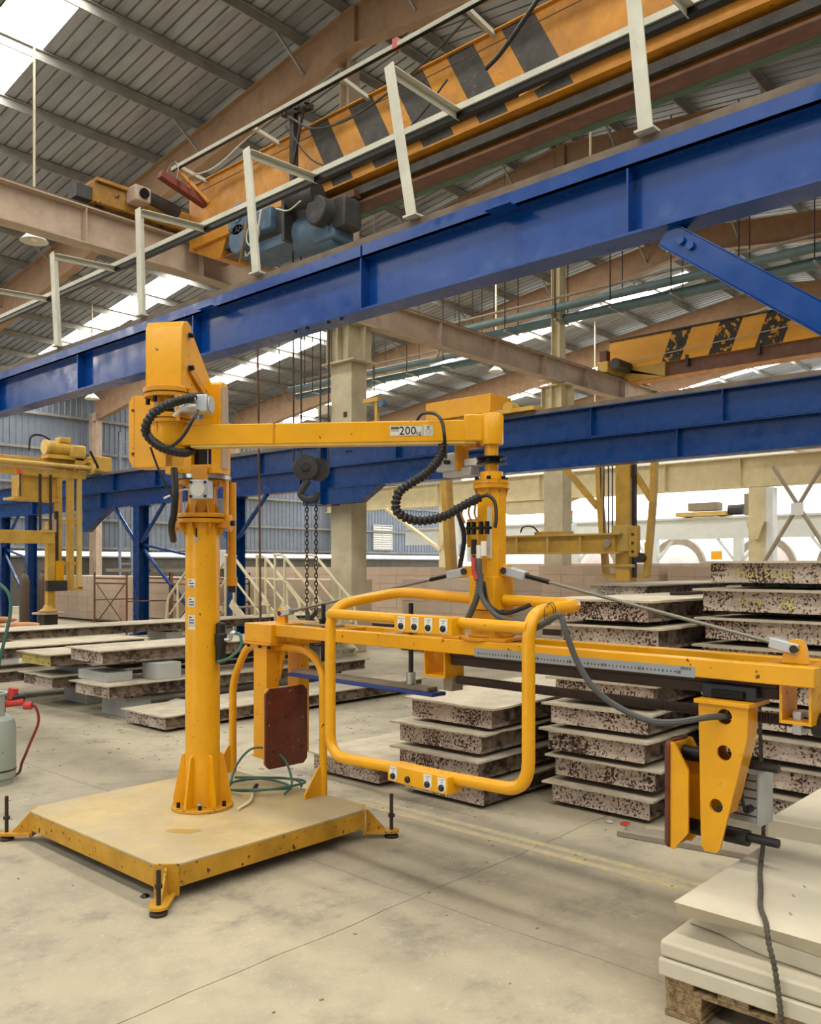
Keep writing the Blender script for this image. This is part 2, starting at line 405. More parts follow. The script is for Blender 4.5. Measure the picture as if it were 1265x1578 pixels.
# ---- far wall
WY = 34.6
wl = O('wall_back', mb().box(-8, WY, 0, 43, WY+.2, 1.95), 'wall_dark', kind='structure')
def wsheet():
    b = mb(); prof = []
    for k in range(4): x = k*.25; prof += [(x, 0), (x+.17, 0), (x+.19, -.03), (x+.23, -.03)]
    prof.append((1, 0)); n = len(prof)
    for z in (2.2, 9.1): b.v += [(x, WY+.1+d, z) for x, d in prof]
    b.f += [(i, i+1, n+i+1, n+i) for i in range(n-1)]
    return b
o0 = O('cladding_sheet', wsheet(), 'wall', wl, smooth=20, fix=False); x0_ = o0.location.x
for i in range(-8, 43):
    o = o0 if i == -8 else o0.copy()
    if i != -8: COL.objects.link(o)
    o.location.x = x0_+i
for z in (2.3, 3.5, 4.9, 6.3, 7.7): O('girt', mb().box(-8, WY-.08, z, 43, WY+.05, z+.1), 'purlin', wl)
O('sill_beam', mb().box(-8, WY-.1, 1.95, 43, WY+.1, 2.02), 'purlin', wl)
for n_, (xa, xb, za, zb) in enumerate(((35.0, 36.5, 2.55, 3.9), (34.6, 36.4, 6.5, 7.1))):
    wn = T('window_%d' % (n_+1), 'white louvred window in the blue grey cladding, %s' % ('seen right of the concrete column' if n_ == 0 else 'just under the blue beam'), None, (xa, WY, za), kind='structure')
    f = mb()
    for x in (xa, (xa+xb)/2, xb): f.box(x-.03, WY-.02, za, x+.03, WY+.06, zb)
    f.box(xa-.03, WY-.02, za-.04, xb+.03, WY+.06, za); f.box(xa-.03, WY-.02, zb, xb+.03, WY+.06, zb+.04)
    O('window_frame', f, 'pale', wn)
    k = 0; z = za+.02
    while z < zb-.1:
        O('louvre', mb().obox(((xa+xb)/2, WY+.0, z+.06), ((xb-xa)/2, 0, 0), (0, .012, .05), (0, .004, -.0016)), 'white', wn); z += .13
# wall columns and lattice post
for i, x in enumerate((11, 18, 25, 32)):
    b = mb(); b.box(x-.13, WY-.75, 0, x+.13, WY-.72, 8.0); b.box(x-.13, WY-.2, 0, x+.13, WY-.17, 8.0); b.box(x-.015, WY-.73, 0, x+.015, WY-.18, 8.0)
    O('wall_column', b, 'beige', wl, smooth=0)
lt = T('lattice_post', 'blue grey lattice ladder post standing against the far cladding', 'post', (19.3, WY-.6, 0))
for dx in (-.28, .28): O('chord', mb().box(19.3+dx-.05, WY-.65, 0, 19.3+dx+.05, WY-.55, 7.3), 'wall', lt)
for k in range(12): O('rung', mb().box(19.0, WY-.62, .5+k*.58, 19.6, WY-.58, .56+k*.58), 'wall', lt)
# ================================================================== STEELWORK
def ibeam_parts(root, p, q, h, wf, tw, tf, mat, stiff=(), axis='y', ztop=None, st_t=.012, bev=0):
    """beam along world x or y, p and q at the top centre; each plate is a part"""
    p, q = V(p), V(q); dz = V((0, 0, 1))
    O('web', mb().bar(p-dz*h/2, q-dz*h/2, tw, h-2*tf), mat, root)
    O('top_flange', mb().bar(p-dz*tf/2, q-dz*tf/2, wf, tf), mat, root)
    O('bottom_flange', mb().bar(p-dz*(h-tf/2), q-dz*(h-tf/2), wf, tf), mat, root)
    t = (q-p).normalized(); sd = t.cross(dz)
    for d in stiff:
        for k in (-1, 1):
            c = p+t*d-dz*h/2+sd*k*(wf/4+tw/4-.002)
            O('stiffener', mb().obox(c, t*st_t/2, sd*(wf/4-tw/4), dz*(h/2-tf)), mat, root)
# ---- near blue girder (runs along Y at X = 4.7)
GX = 4.7
g1 = T('blue_girder', 'large glossy blue steel girder crossing overhead nearest the camera', 'girder', (GX, 4, 3.53))
O('web', mb().box(GX-.008, -1.5, 3.545, GX+.008, 24, 3.93), 'blue', g1)
O('bottom_flange', mb().box(GX-.1, -1.5, 3.53, GX+.1, 24, 3.546), 'blue', g1)
O('top_flange', mb().box(GX-.1, 4.69, 3.925, GX+.1, 24, 3.94), 'blue', g1)
O('top_flange', mb().box(GX-.1, -1.5, 3.925, GX+.1, 4.67, 3.94), 'blue', g1)
O('edge_channel', mb().sweep([(-.012, 0), (.0, 0), (0, .1), (-.1, .1), (-.1, .09), (-.012, .09)], (GX-.1, 24, 3.925), (GX-.1, 4.69, 3.925)), 'blue', g1)
O('edge_channel', mb().sweep([(-.012, 0), (.0, 0), (0, .1), (-.1, .1), (-.1, .09), (-.012, .09)], (GX-.1, 4.67, 3.925), (GX-.1, -1.5, 3.925)), 'blue', g1)
for k in range(-1, 10):
    y = 2.47+2.22*k
    for s_ in (-1, 1): O('stiffener', mb().box(GX+(s_*.008 if s_ > 0 else -.098), y-.006, 3.546, GX+(.098 if s_ > 0 else -.008), y+.006, 3.925), 'blue', g1)
O('crane_rail', mb().box(GX-.05, -1.5, 4.025, GX+.05, 24, 4.1), 'rail', g1)
O('rail_ledge', mb().box(GX-.07, -1.5, 3.94, GX+.1, 24, 4.026), 'rail', g1)
for y in (3.35, 6.6): O('plate_tab', mb().box(GX-.19, y-.1, 3.915, GX-.09, y+.1, 3.923), 'blue', g1)
for y in (4.95, 5.1, 5.35, 5.5):
    O('bolt', mb().cyl((GX-.05, y, 3.53), (GX-.05, y, 3.518), .014, 6), 'blue_dark', g1)
# knee brace and its column, out of frame on the right
c0 = T('blue_column', 'blue steel column carrying the near girder, right of the frame', 'column', (GX, -.65, 0))
O('shaft', mb().box(GX-.12, -.77, 0, GX+.12, -.53, 3.53), 'blue', c0)
bc = T('blue_knee_brace', 'diagonal blue brace bolted under the near girder at upper right', 'brace', (GX, 1.5, 2.2))
p, q = V((GX+.0, 2.26, 3.5)), V((GX+.0, -.43, 1.45))
t_ = (q-p).normalized(); n_ = V((1, 0, 0)); up_ = t_.cross(n_)
for nm, off in (('web', 0),): O('web', mb().obox((p+q)/2+n_*.03, (q-p)/2, n_*.005, up_*.064), 'blue', bc)
for s_ in (-1, 1): O('flange', mb().obox((p+q)/2+up_*.068*s_, (q-p)/2, n_*.05, up_*.005), 'blue', bc)
O('front_plate', mb().obox((p+q)/2-n_*.045, (q-p)/2, n_*.005, up_*.066), 'blue', bc)
for d in (.13, .2): O('bolt', mb().cyl(p+t_*d+V((-.045, 0, .01)), p+t_*d+V((-.075, 0, .01)), .024, 6), 'blue', bc)
# ---- conductor frame on the near girder: leaning posts, arms and a long bar
cf = T('conductor_bar_frame', 'galvanised posts and arms carrying a long bar along the near blue girder', 'rail', (GX, 5, 4.1))
posts = [((4.65, 9.645, 4.1), (4.65, 9.757, 5.2)), ((4.65, 7.837, 4.1), (4.65, 7.886, 5.19)), ((4.65, 5.976, 4.1), (4.65, 6.112, 5.22)), ((4.65, 4.176, 4.1), (4.65, 4.402, 5.28)), ((4.65, 2.357, 4.1), (4.65, 2.47, 5.28)), ((4.65, 11.45, 4.1), (4.65, 11.55, 5.2))]
ang = [(-.045, -.045), (.045, -.045), (.045, .045), (.034, .045), (.034, -.034), (-.045, -.034)]
for a, b_ in posts:
    po = O('post', mb().sweep(ang, a, b_, up=(1, 0, 0)), 'galv', cf, smooth=0)
    O('base_plate', mb().box(a[0]-.07, a[1]-.06, 4.1, a[0]+.1, a[1]+.06, 4.115), 'galv', po)
    O('arm', mb().sweep([(-.03, 0), (.03, 0), (.03, -.008), (-.022, -.008), (-.022, -.06), (-.03, -.06)], (a[0], b_[1], b_[2]), (5.42, b_[1]-.03, 5.235)), 'galv', cf, smooth=0)
O('bar', mb().sweep([(-.03, 0), (.03, 0), (.03, .05), (.022, .05), (.022, .008), (-.022, .008), (-.022, .05), (-.03, .05)], (5.4, -1, 5.23), (5.4, 16, 5.23)), 'galv', cf, smooth=0)
O('cable_track', mb().box(5.385, -1, 5.18, 5.435, 16, 5.225), 'black_metal', cf)
# ---- far blue girder (double beam) on columns
BX = 10.75
g2 = T('blue_double_girder', 'long blue double-stacked girder beyond the yellow arm, on blue columns', 'girder', (BX, 9, 3.0))
for nm, za, zb in (('upper', 3.4, 3.82), ('lower', 3.0, 3.395)):
    O('web', mb().box(BX-.008, -4, za, BX+.008, 32, zb), 'blue_dark', g2)
    O('flange', mb().box(BX-.1, -4, za, BX+.1, 32, za+.014), 'blue_dark', g2); O('flange', mb().box(BX-.1, -4, zb-.014, BX+.1, 32, zb), 'blue_dark', g2)
for k in range(17):
    y = -1.2+1.87*k
    O('stiffener', mb().box(BX-.098, y-.006, 3.414, BX-.008, y+.006, 3.806), 'blue_dark', g2)
    if k % 2: O('stiffener', mb().box(BX-.098, y+.6-.006, 3.014, BX-.008, y+.6+.006, 3.381), 'blue_dark', g2)
O('crane_rail', mb().box(BX-.06, -4, 3.82, BX+.06, 32, 3.89), 'rail', g2)
O('light_ledge', mb().box(BX+.1, -4, 3.0, BX+.16, 32, 3.015), 'cream', g2)
for i, (y, wd, lab) in enumerate(((14.6, .3, 'broad blue column behind the yellow mast, brace on each side'), (18.25, .26, 'blue column between the rusty scaffold frames'), (25.8, .34, 'blue column at the left edge behind the brown gas cylinders'), (24.0, .2, 'slim blue post just left of the far yellow lifter'))):
    cl = T('blue_column', lab, 'column', (BX, y, 0), group='columns under the far blue girder')
    b = mb(); h_ = wd/2
    b.box(BX-.13, y-h_, 0, BX-.115, y+h_, 3.0); b.box(BX+.115, y-h_, 0, BX+.13, y+h_, 3.0); b.box(BX-.12, y-.008, 0, BX+.12, y+.008, 3.0)
    O('shaft', b, 'blue_dark', cl, smooth=0)
    O('foot_plate', mb().box(BX-.2, y-h_-.06, 0, BX+.2, y+h_+.06, .02), 'blue_dark', cl)
    O('cap_plate', mb().box(BX-.15, y-h_-.05, 2.97, BX+.15, y+h_+.05, 3.0), 'blue_dark', cl)
    if i != 3:
        for s_ in (-1, 1):
            O('knee_brace', mb().cyl((BX-.06, y+s_*h_, 2.15), (BX-.06, y+s_*(h_+.95), 3.0), .045, 8), 'blue_dark', cl)
    if i in (1, 2):
        for s_ in (-1, 1): O('cross_brace', mb().bar((BX, y+.05*s_, 2.1), (BX, y-2.2*(1 if i == 1 else .75), 2.1-(1.3 if s_ > 0 else -.0)-.3), .06, .06), 'blue_dark', cl)
O('haunch', mb().prism([(20.9, 3.0), (19.5, 3.0), (20.2, 2.72), (20.7, 2.45), (20.9, 2.45)], (BX-.08, 0, 0), (0, 1, 0), (0, 0, 1), (.16, 0, 0)), 'blue_dark', g2)
O('haunch', mb().prism([(12.4, 3.0), (10.4, 3.0), (10.9, 2.72), (12.4, 2.72)], (BX-.08, 0, 0), (0, 1, 0), (0, 0, 1), (.16, 0, 0)), 'blue_dark', g2)
bx_ = O('column_box', mb().box(BX-.18, 11.82, 2.72, BX+.4, 12.3, 3.4), 'blue_dark', g2)
for y in (11.2, 11.26, 11.32): O('bolt', mb().cyl((BX-.008, y, 3.65), (BX-.03, y, 3.65), .02, 6), 'blue_dark', g2)
# ---- concrete columns of the middle row with steel corbel and post
for i, (x, lab) in enumerate(((11.25, 'stained concrete column with steel corbel behind the yellow arm'), (18.4, 'concrete column with boxed steel corbel below the far crane'))):
    cc = T('concrete_column', lab, 'column', (x, 11.78, 0), group='middle row columns')
    O('shaft', mb().box(x-.2, 11.5, 0, x+.2, 12.06, 5.35), 'concrete_col', cc, bev=.015)
    h = mb(); h.box(x-.32, 11.32, 5.35, x+.32, 12.24, 5.38); h.box(x-.32, 11.32, 6.02, x+.32, 12.24, 6.05)
    for yy in (11.5, 11.78, 12.06): h.box(x-.3, yy-.012, 5.38, x+.3, yy+.012, 6.02)
    h.box(x-.012, 11.34, 5.38, x+.012, 12.22, 6.02); h.box(x-.2, 11.52, 5.38, x-.19, 12.04, 6.02)
    O('corbel', h, 'concrete_col' if i == 0 else 'cream', cc, smooth=0)
    pm = mb(); pm.box(x-.14, 11.64, 6.05, x+.14, 11.66, 11.0); pm.box(x-.14, 11.86, 6.05, x+.14, 11.88, 11.0); pm.box(x-.012, 11.66, 6.05, x+.012, 11.86, 11.0)
    O('upper_post', pm, 'beige' if i == 0 else 'cream', cc, smooth=0)
    for z in (4.05, 4.35): O('dark_fixing', mb().box(x-.215, 11.62, z, x-.2, 11.7, z+.09), 'rust', cc)
O('side_bracket', mb().box(10.98, 12.06, 4.45, 11.2, 12.35, 4.62), 'concrete_col', [o for o in bpy.data.objects if o.name == 'concrete_column'][0])
# ---- upper runway beam (along X)
rb = T('runway_beam', 'dusty pinkish-beige runway beam under the striped cranes', 'beam', (20, 11.5, 6.07))
ibeam_parts(rb, (-4, 11.5, 6.58), (46, 11.5, 6.58), .52, .26, .014, .02, 'beige', stiff=[9.87+1.9*k for k in range(12)])
O('crane_rail', mb().box(-4, 11.46, 6.58, 46, 11.54, 6.64), 'rail', rb)
# ---- teal hanging pipes
for i, (x, ya, yb, z, lab) in enumerate(((18.2, 5, 15.2, 7.9, 'teal pipe tray hung under the roof right of the cream post'), (20.5, 15, 24.5, 8.0, 'teal pipe tray hung under the roof behind the concrete column'))):
    tp = T('pipe_tray', lab, 'pipe', (x, (ya+yb)/2, z-.2), group='teal trays under the roof')
    O('pipe', mb().cyl((x-.1, ya, z), (x-.1, yb, z), .1, 12), 'teal', tp); O('pipe', mb().cyl((x+.3, ya, z-.18), (x+.3, yb, z-.18), .12, 12), 'teal', tp)
    O('pale_pipe', mb().cyl((x-.12, ya, z+.24), (x-.12, yb, z+.24), .035, 8), 'tray', tp)
    if i == 0: O('elbow', mb().tube(fillet([(x-.12, yb, z+.24), (x-.12, yb+.2, z+.24), (x-.12, yb+.2, z-.6), (x-.12, yb+.5, z-.6)], .15), .035, 8), 'tray', tp)
    y = ya+.6
    while y < yb:
        O('clip', mb().box(x-.22, y-.03, z-.32, x+.4, y+.03, z-.28), 'purlin', tp)
        for dx in (-.2, .38): O('hanger_rod', mb().cyl((x+dx, y, z-.3), (x+dx, y, rz(y)-.1), .014, 6), 'rust', tp)
        y += 1.5
# ---- cream runway at the right side of the hall
cr = T('cream_runway_beam', 'pale cream crane beam below the blue girder along the open side', 'beam', (30, 18, 4.28))
ibeam_parts(cr, (30, -2, 5.35), (30, 33, 5.35), 1.05, .4, .02, .03, 'cream', stiff=[5.5+2.75*k for k in range(10)])
O('haunch', mb().prism([(18.2, 4.29), (22.5, 4.29), (21.6, 3.75), (19.9, 3.75)], (29.9, 0, 0), (0, 1, 0), (0, 0, 1), (.2, 0, 0)), 'cream', cr)
for y, lab in ((11.1, 'cream column under the pale beam, near the right edge'), (19.4, 'cream column with bracket beside the signal lamp'), (25.0, 'pale cream post left of the yellow spindle')):
    k_ = T('cream_column', lab, 'column', (30, y, 0), group='columns of the open side')
    O('shaft', mb().box(29.75, y-.3, 0, 30.2, y+.3, 4.28 if y != 19.4 else 3.75), 'cream', k_)
    O('pale_edge', mb().box(29.7, y-.52, 0, 30.15, y-.31, 4.25 if y != 19.4 else 3.7), 'pale', k_)
    O('bracket', mb().prism([(-.3, 3.1), (.3, 3.1), (.1, 2.5), (-.1, 2.5)], (29.5, y, 0), (0, 1, 0), (0, 0, 1), (.25, 0, 0)), 'cream', k_)
O('diagonal_brace', mb().bar((29.8, 25.2, 2.3), (29.8, 28.6, 4.3), .22, .12), 'cream', cr)
for o in (cf,): pass

# ---- unseen walls added to limit daylight; doorway and strip shaped for fill and reflection
wf = T('wall_front_added', 'unseen wall added behind the viewpoint to limit daylight, its doorway and high strip letting in fill', None, (-10, 12, 0), kind='structure')
for y0_, y1_, z0_, z1_ in ((-10, 3, 0, 8.6), (3, 7, 4.6, 8.6), (7, 34.6, 0, 8.6), (-10, 4.5, 8.6, 10.4), (17, 34.6, 8.6, 9.6), (4.5, 17, 10.5, 11.6)):
    O('added_wall_panel', mb().box(-10.1, y0_, z0_, -10, y1_, z1_), 'wall', wf)
wr = T('wall_right_added', 'unseen wall added far to the right of the viewpoint to hold back daylight', None, (10, -10, 0), kind='structure')  # closed wall added out of view to keep daylight off this side
O('added_wall_panel', mb().box(-10, -10.1, 0, 46, -10, 9.2), 'wall', wr)
# ================================================================== LIFTING MANIPULATOR (base, mast, jointed arm)
MX, MY = 2.965, 4.35
man = T('lifting_manipulator', 'yellow lifting manipulator with round mast and jointed arm on a dusty base plate', 'machine', (MX, MY, 0))
x0, x1, y0, y1, ch = 2.24, 3.64, 3.6, 5.08, .085
poly = [(x0+ch, y0), (x1-ch, y0), (x1, y0+ch), (x1, y1-ch), (x1-ch, y1), (x0+ch, y1), (x0, y1-ch), (x0, y0+ch)]
O('deck', mb().prism(poly, (0, 0, .166), (1, 0, 0), (0, 1, 0), (0, 0, .014)), 'plate', man, bev=.003)
for a, b_ in (((x0+ch, y0+.005), (x1-ch, y0+.005)), ((x1-.005, y0+ch), (x1-.005, y1-ch)), ((x1-ch, y1-.005), (x0+ch, y1-.005)), ((x0+.005, y1-ch), (x0+.005, y0+ch))):
    O('edge_plate', mb().bar((a[0], a[1], .118), (b_[0], b_[1], .118), .012, .097), 'plate_edge', man)
for (cx, cy), dv in (((x0, y0), (-1, -1)), ((x1, y0), (1, -1)), ((x0, y1), (-1, 1)), ((x1, y1), (1, 1))):
    d = V((dv[0], dv[1], 0)).normalized(); n_ = V((-d.y, d.x, 0)); c = V((cx, cy, 0))-d*.055
    ft = O('outrigger', mb().obox(c+V((0, 0, .105)), d*.006, n_*.06, (0, 0, .075)), 'plate_edge', man)
    oc = c+d*.01
    pts = [(-.0, -.045), (.15, -.045)]+[(.15+.045*math.sin(t), -.045*math.cos(t)) for t in [math.pi*k/8 for k in range(1, 8)]]+[(.15, .045), (0, .045)]
    O('foot_plate', mb().prism(pts, oc+V((0, 0, .032)), d, n_, (0, 0, .014)), 'plate_edge', ft)
    O('gusset', mb().prism([(0, .046), (.12, .046), (.01, .165), (0, .165)], oc-n_*.005, d, (0, 0, 1), n_*.01), 'plate_edge', ft)
    pc = oc+d*.15; tl = V((.012, .02, 0)) if dv == (-1, -1) else V((0, 0, 0))
    O('threaded_rod', mb().cyl(pc+V((0, 0, .02)), pc+tl+V((0, 0, .2 if dv == (-1, -1) else .255)), .011, 10), 'rust', ft)
    O('lock_nut', mb().cyl(pc+tl*.5+V((0, 0, .12)), pc+tl*.55+V((0, 0, .138)), .02, 6), 'rust', ft)
    O('level_pad', mb().lathe([(.04, 0), (.042, .012), (.03, .026), (.014, .032)], pc, n=16), 'rust', ft)
O('oil_stain', mb().prism([(.09*math.cos(t)*(1+.2*math.sin(3*t)), .045*math.sin(t)*(1+.25*math.cos(2*t+.7))) for t in [math.pi*k/14 for k in range(28)]], (2.62, 4.02, .1801), unit((.672, -.74, 0)), unit((.74, .672, 0)), (0, 0, .0008)), plain('yellow stain', 'b08e42', .55), man)
# mast
ms = O('mast', mb().lathe([(.1, .2), (.1, 1.86)], (MX, MY, 0), n=40), 'yellow', man)
O('base_flange', mb().lathe([(.178, .18), (.178, .2)], (MX, MY, 0), n=40), 'plate_edge', man, bev=.003)
for k in range(6):
    t = 2*math.pi*k/6+.35; d = V((math.cos(t), math.sin(t), 0)); n_ = V((-d.y, d.x, 0)); c = V((MX, MY, 0))
    O('gusset', mb().prism([(.098, .2), (.168, .2), (.168, .24), (.12, .49), (.098, .5)], c-n_*.007, d, (0, 0, 1), n_*.014), 'yellow', man)
    t += .52; d = V((math.cos(t), math.sin(t), 0)); p = c+d*.15
    bo = O('anchor_bolt', mb().cyl(p+V((0, 0, .2)), p+V((0, 0, .228)), .012, 6), 'black_metal', man)
    if k % 2: O('bolt_head', mb().cyl(p+V((0, 0, .228)), p+V((0, 0, .243)), .017, 6), 'steel', bo)
for z, r in ((1.852, .143), (1.882, .148)): O('mast_flange', mb().lathe([(r, z), (r, z+.024)], (MX, MY, 0), n=40), 'ochre', man, bev=.004)
for k in range(8):
    t = 2*math.pi*k/8+.5; d = V((math.cos(t), math.sin(t), 0)); n_ = V((-d.y, d.x, 0)); c = V((MX, MY, 0))
    O('flange_rib', mb().prism([(.099, 1.852), (.14, 1.852), (.14, 1.84), (.11, 1.78), (.099, 1.78)], c-n_*.004, d, (0, 0, 1), n_*.008), 'ochre', man)
    O('flange_rib', mb().prism([(.08, 1.906), (.11, 1.906), (.082, 1.98), (.08, 1.98)], c-n_*.004, d, (0, 0, 1), n_*.008), 'ochre', man)
O('neck', mb().lathe([(.085, 1.906), (.085, 2.06), (.095, 2.06), (.095, 2.1)], (MX, MY, 0), n=32), 'ochre', man)
O('bearing_flange', mb().lathe([(.14, 2.075), (.14, 2.1)], (MX, MY, 0), n=36), 'ochre', man)
O('bearing_ring', mb().lathe([(.165, 2.104), (.165, 2.128)], (MX, MY, 0), n=36), 'steel', man)
H_ = unit((-.84, -.543, 0)); S_ = unit((.543, -.84, 0)); Z_ = V((0, 0, 1))
def HP(s, h, z): return V((MX, MY, 0))+S_*s+H_*h+Z_*z
def hbox(s0, s1, h0, h1, z0, z1, b=None):
    return (b or mb()).obox(HP((s0+s1)/2, (h0+h1)/2, (z0+z1)/2), S_*(s1-s0)/2, H_*(h1-h0)/2, Z_*(z1-z0)/2)
C0 = V((MX, MY, 0))
# stickers on the mast
for i, (z, h_) in enumerate(((1.5, .05), (1.39, .058), (1.285, .06), (1.24, .02))):
    b = mb(); a0 = math.atan2(-.672*.5-.74*.86, .74*.5-.672*.86)
    a0 = math.atan2(H_.y, H_.x)-.28
    n = 6; vs = []
    for k in range(n+1):
        t = a0+(-.26+.52*k/n); vs += [C0+V((.1012*math.cos(t), .1012*math.sin(t), z-h_/2)), C0+V((.1012*math.cos(t), .1012*math.sin(t), z+h_/2))]
    b.add(vs, [(2*k, 2*k+2, 2*k+3, 2*k+1) for k in range(n)])
    st = O('sticker', b, 'sticker', ms, fix=False)
    if i < 3:
        for j in range(3):
            b = mb(); vs = []; zz = z+h_*.28-j*.016
            for k in range(5):
                t = a0+(-.18+(.36 if j else .2)*k/4); vs += [C0+V((.1016*math.cos(t), .1016*math.sin(t), zz-.003)), C0+V((.1016*math.cos(t), .1016*math.sin(t), zz+.003))]
            b.add(vs, [(2*k, 2*k+2, 2*k+3, 2*k+1) for k in range(4)]); O('print_line', b, 'ink', st, fix=False)
tq = math.atan2(H_.y, H_.x)+.05; d = V((math.cos(tq), math.sin(tq), 0))
O('mast_slot', mb().obox(C0+d*.101+Z_*1.79, d*.003, V((-d.y, d.x, 0))*.004, Z_*.03), 'black_metal', man)
O('mast_plug', mb().cyl(C0+d*.098+Z_*1.755, C0+d*.106+Z_*1.755, .013, 12), 'steel', man)
# lugs and lift cylinder beside the mast
for s_ in (-1, 1):
    lg = O('lug', mb().prism([(.028*math.cos(t)-.0, .05*math.sin(t)) for t in [math.pi*k/8 for k in range(16)]], HP(s_*.165-.012, .0, 1.85), H_, Z_, S_*.024), 'ochre', man)
    O('lug_arm', hbox(min(s_*.1, s_*.165), max(s_*.1, s_*.165), -.03, .03, 1.825, 1.865), 'ochre', man)
    O('pivot_bolt', mb().cyl(HP(s_*.165, 0, 1.85), HP(s_*.2, 0, 1.85), .016, 6), 'black_metal', lg)
    O('lift_link', hbox(s_*.145-.01, s_*.145+.01, -.02, .02, 1.85, 2.2), 'ochre', man)
cy = O('lift_cylinder', mb().cyl(HP(.135, -.12, 1.5), HP(.135, -.12, 2.1), .026, 16), 'ochre', man)
O('cylinder_cap', mb().cyl(HP(.135, -.12, 1.48), HP(.135, -.12, 1.53), .033, 16), 'ochre', cy); O('rod_nut', mb().cyl(HP(.135, -.12, 1.44), HP(.135, -.12, 1.48), .024, 6), 'rust', cy)
# slewing brake with round white face
bk = O('slew_brake', hbox(-.003, .107, .1, .19, 1.98, 2.09), 'alu', man, bev=.008)
fc = HP(.052, .19, 2.035)
O('round_face', mb().cyl(fc, fc+H_*.007, .04, 28), 'white', bk)
for i in (-1, 1):
    for j in (-1, 1): O('socket_screw', mb().cyl(fc+S_*.043*i+Z_*.04*j, fc+S_*.043*i+Z_*.04*j+H_*.005, .009, 10), 'black', bk)
O('brake_bracket', hbox(.01, .1, .155, .17, 2.07, 2.165), 'ochre', man)
O('brake_lead', mb().tube(spline([fc+S_*-.06-H_*.03, fc+S_*-.1-H_*.02, HP(-.14, .16, 2.0), HP(-.17, .15, 1.99)]), .006, 8), 'white', bk)
# head housing with window
hs = O('head_housing', hbox(-.165, .165, -.02, .1, 2.13, 2.44), 'yellow', man, bev=.004)
for nm, a in (('front_post', (-.165, -.006)), ('front_post', (.114, .165))): O(nm, hbox(a[0], a[1], .1, .15, 2.13, 2.44), 'yellow', hs, bev=.003)
O('front_sill', hbox(-.006, .114, .1, .15, 2.13, 2.18), 'yellow', hs); O('front_lintel', hbox(-.006, .114, .1, .15, 2.285, 2.44), 'yellow', hs)
O('dark_window', hbox(-.006, .114, .1, .104, 2.18, 2.285), 'black_metal', hs); O('window_rod', hbox(.084, .089, .125, .13, 2.18, 2.285), 'steel', hs)  # black sheet stands in for the shade inside the open window
pr_ = [(.02, 2.44), (.14, 2.44), (.14, 2.6), (.13, 2.64), (.1, 2.66), (.04, 2.66), (.02, 2.64)]
O('side_tower', mb().prism(pr_, HP(.06, 0, 0), H_, Z_, S_*.105), 'yellow', man, bev=.003)
O('tower_lit_edge', mb().prism([(.04, 2.16), (.13, 2.16), (.13, 2.62), (.06, 2.64), (.04, 2.58)], HP(.165, 0, 0), H_, Z_, S_*.01), 'beige', man)  # beige plate stands in for light falling on the tower's right side
lp = [(-.39, 2.215), (-.365, 2.17), (-.05, 2.17), (-.05, 2.585), (-.365, 2.585), (-.39, 2.54)]
O('cylinder_cover', mb().prism(lp, HP(0, .0, 0), S_, Z_, H_*.15), 'yellow', man, bev=.003)
O('cover_seam', hbox(-.357, -.354, .15, .1515, 2.17, 2.585), 'ochre', man)
for z in (2.25, 2.5): O('cover_bolt', mb().cyl(HP(-.362, .15, z), HP(-.362, .157, z), .008, 6), 'rust', man)
# parallel link and front block
O('front_block', mb().prism([(.4, 2.55), (.52, 2.55), (.52, 2.86), (.5, 2.9), (.44, 2.915), (.4, 2.9)], HP(-.103, 0, 0), H_, Z_, S_*.206), 'yellow', man, bev=.006)
for s_ in (-.1, .085): O('link_side', mb().prism([(.42, 2.9), (.42, 2.55), (.05, 2.47), (-.02, 2.5), (-.02, 2.56), (.05, 2.6)], HP(s_, 0, 0), H_, Z_, S_*.015), 'yellow', man)
O('link_top', mb().bar(HP(0, .42, 2.905), HP(0, .02, 2.6), .18, .012), 'ochre', man)
O('tie_link', mb().bar(HP(.112, .43, 2.66), HP(.112, .08, 2.5), .014, .04), 'ochre', man)
for s_ in (-1, 1):
    for z in (2.84, 2.665):
        O('pivot_bolt', mb().cyl(HP(s_*.1, .44, z), HP(s_*.135, .44, z), .014, 6), 'black_metal', man); O('washer', mb().cyl(HP(s_*.103, .44, z), HP(s_*.11, .44, z), .021, 16), 'steel', man)
# elbow joint
EX = HP(0, .446, 0)
def disc(nm, r, z0, z1, mat, n=36, bev=.003): return O(nm, mb().lathe([(r, z0), (r, z1)], EX, n=n), mat, man, bev=bev)
disc('elbow_flange', .138, 2.522, 2.55, 'ochre'); disc('elbow_flange', .132, 2.497, 2.518, 'ochre'); disc('elbow_hub', .08, 2.41, 2.5, 'ochre'); disc('brake_disc', .108, 2.425, 2.437, 'black_metal')
disc('elbow_flange', .124, 2.385, 2.41, 'ochre'); disc('elbow_flange', .12, 2.36, 2.381, 'ochre')
O('elbow_body', mb().lathe([(.105, 2.36), (.098, 2.33), (.098, 2.25), (.09, 2.237)], EX, n=32), 'yellow', man)
for k in range(6):
    t = k*1.047+.3; d = V((math.cos(t), math.sin(t), 0)); O('flange_bolt', mb().cyl(EX+d*.115+Z_*2.467, EX+d*.115+Z_*2.497, .013, 6), 'black_metal', man)
    n_ = V((-d.y, d.x, 0)); O('elbow_rib', mb().prism([(.095, 2.36), (.112, 2.36), (.095, 2.28)], EX-n_*.004, d, Z_, n_*.008), 'yellow', man)
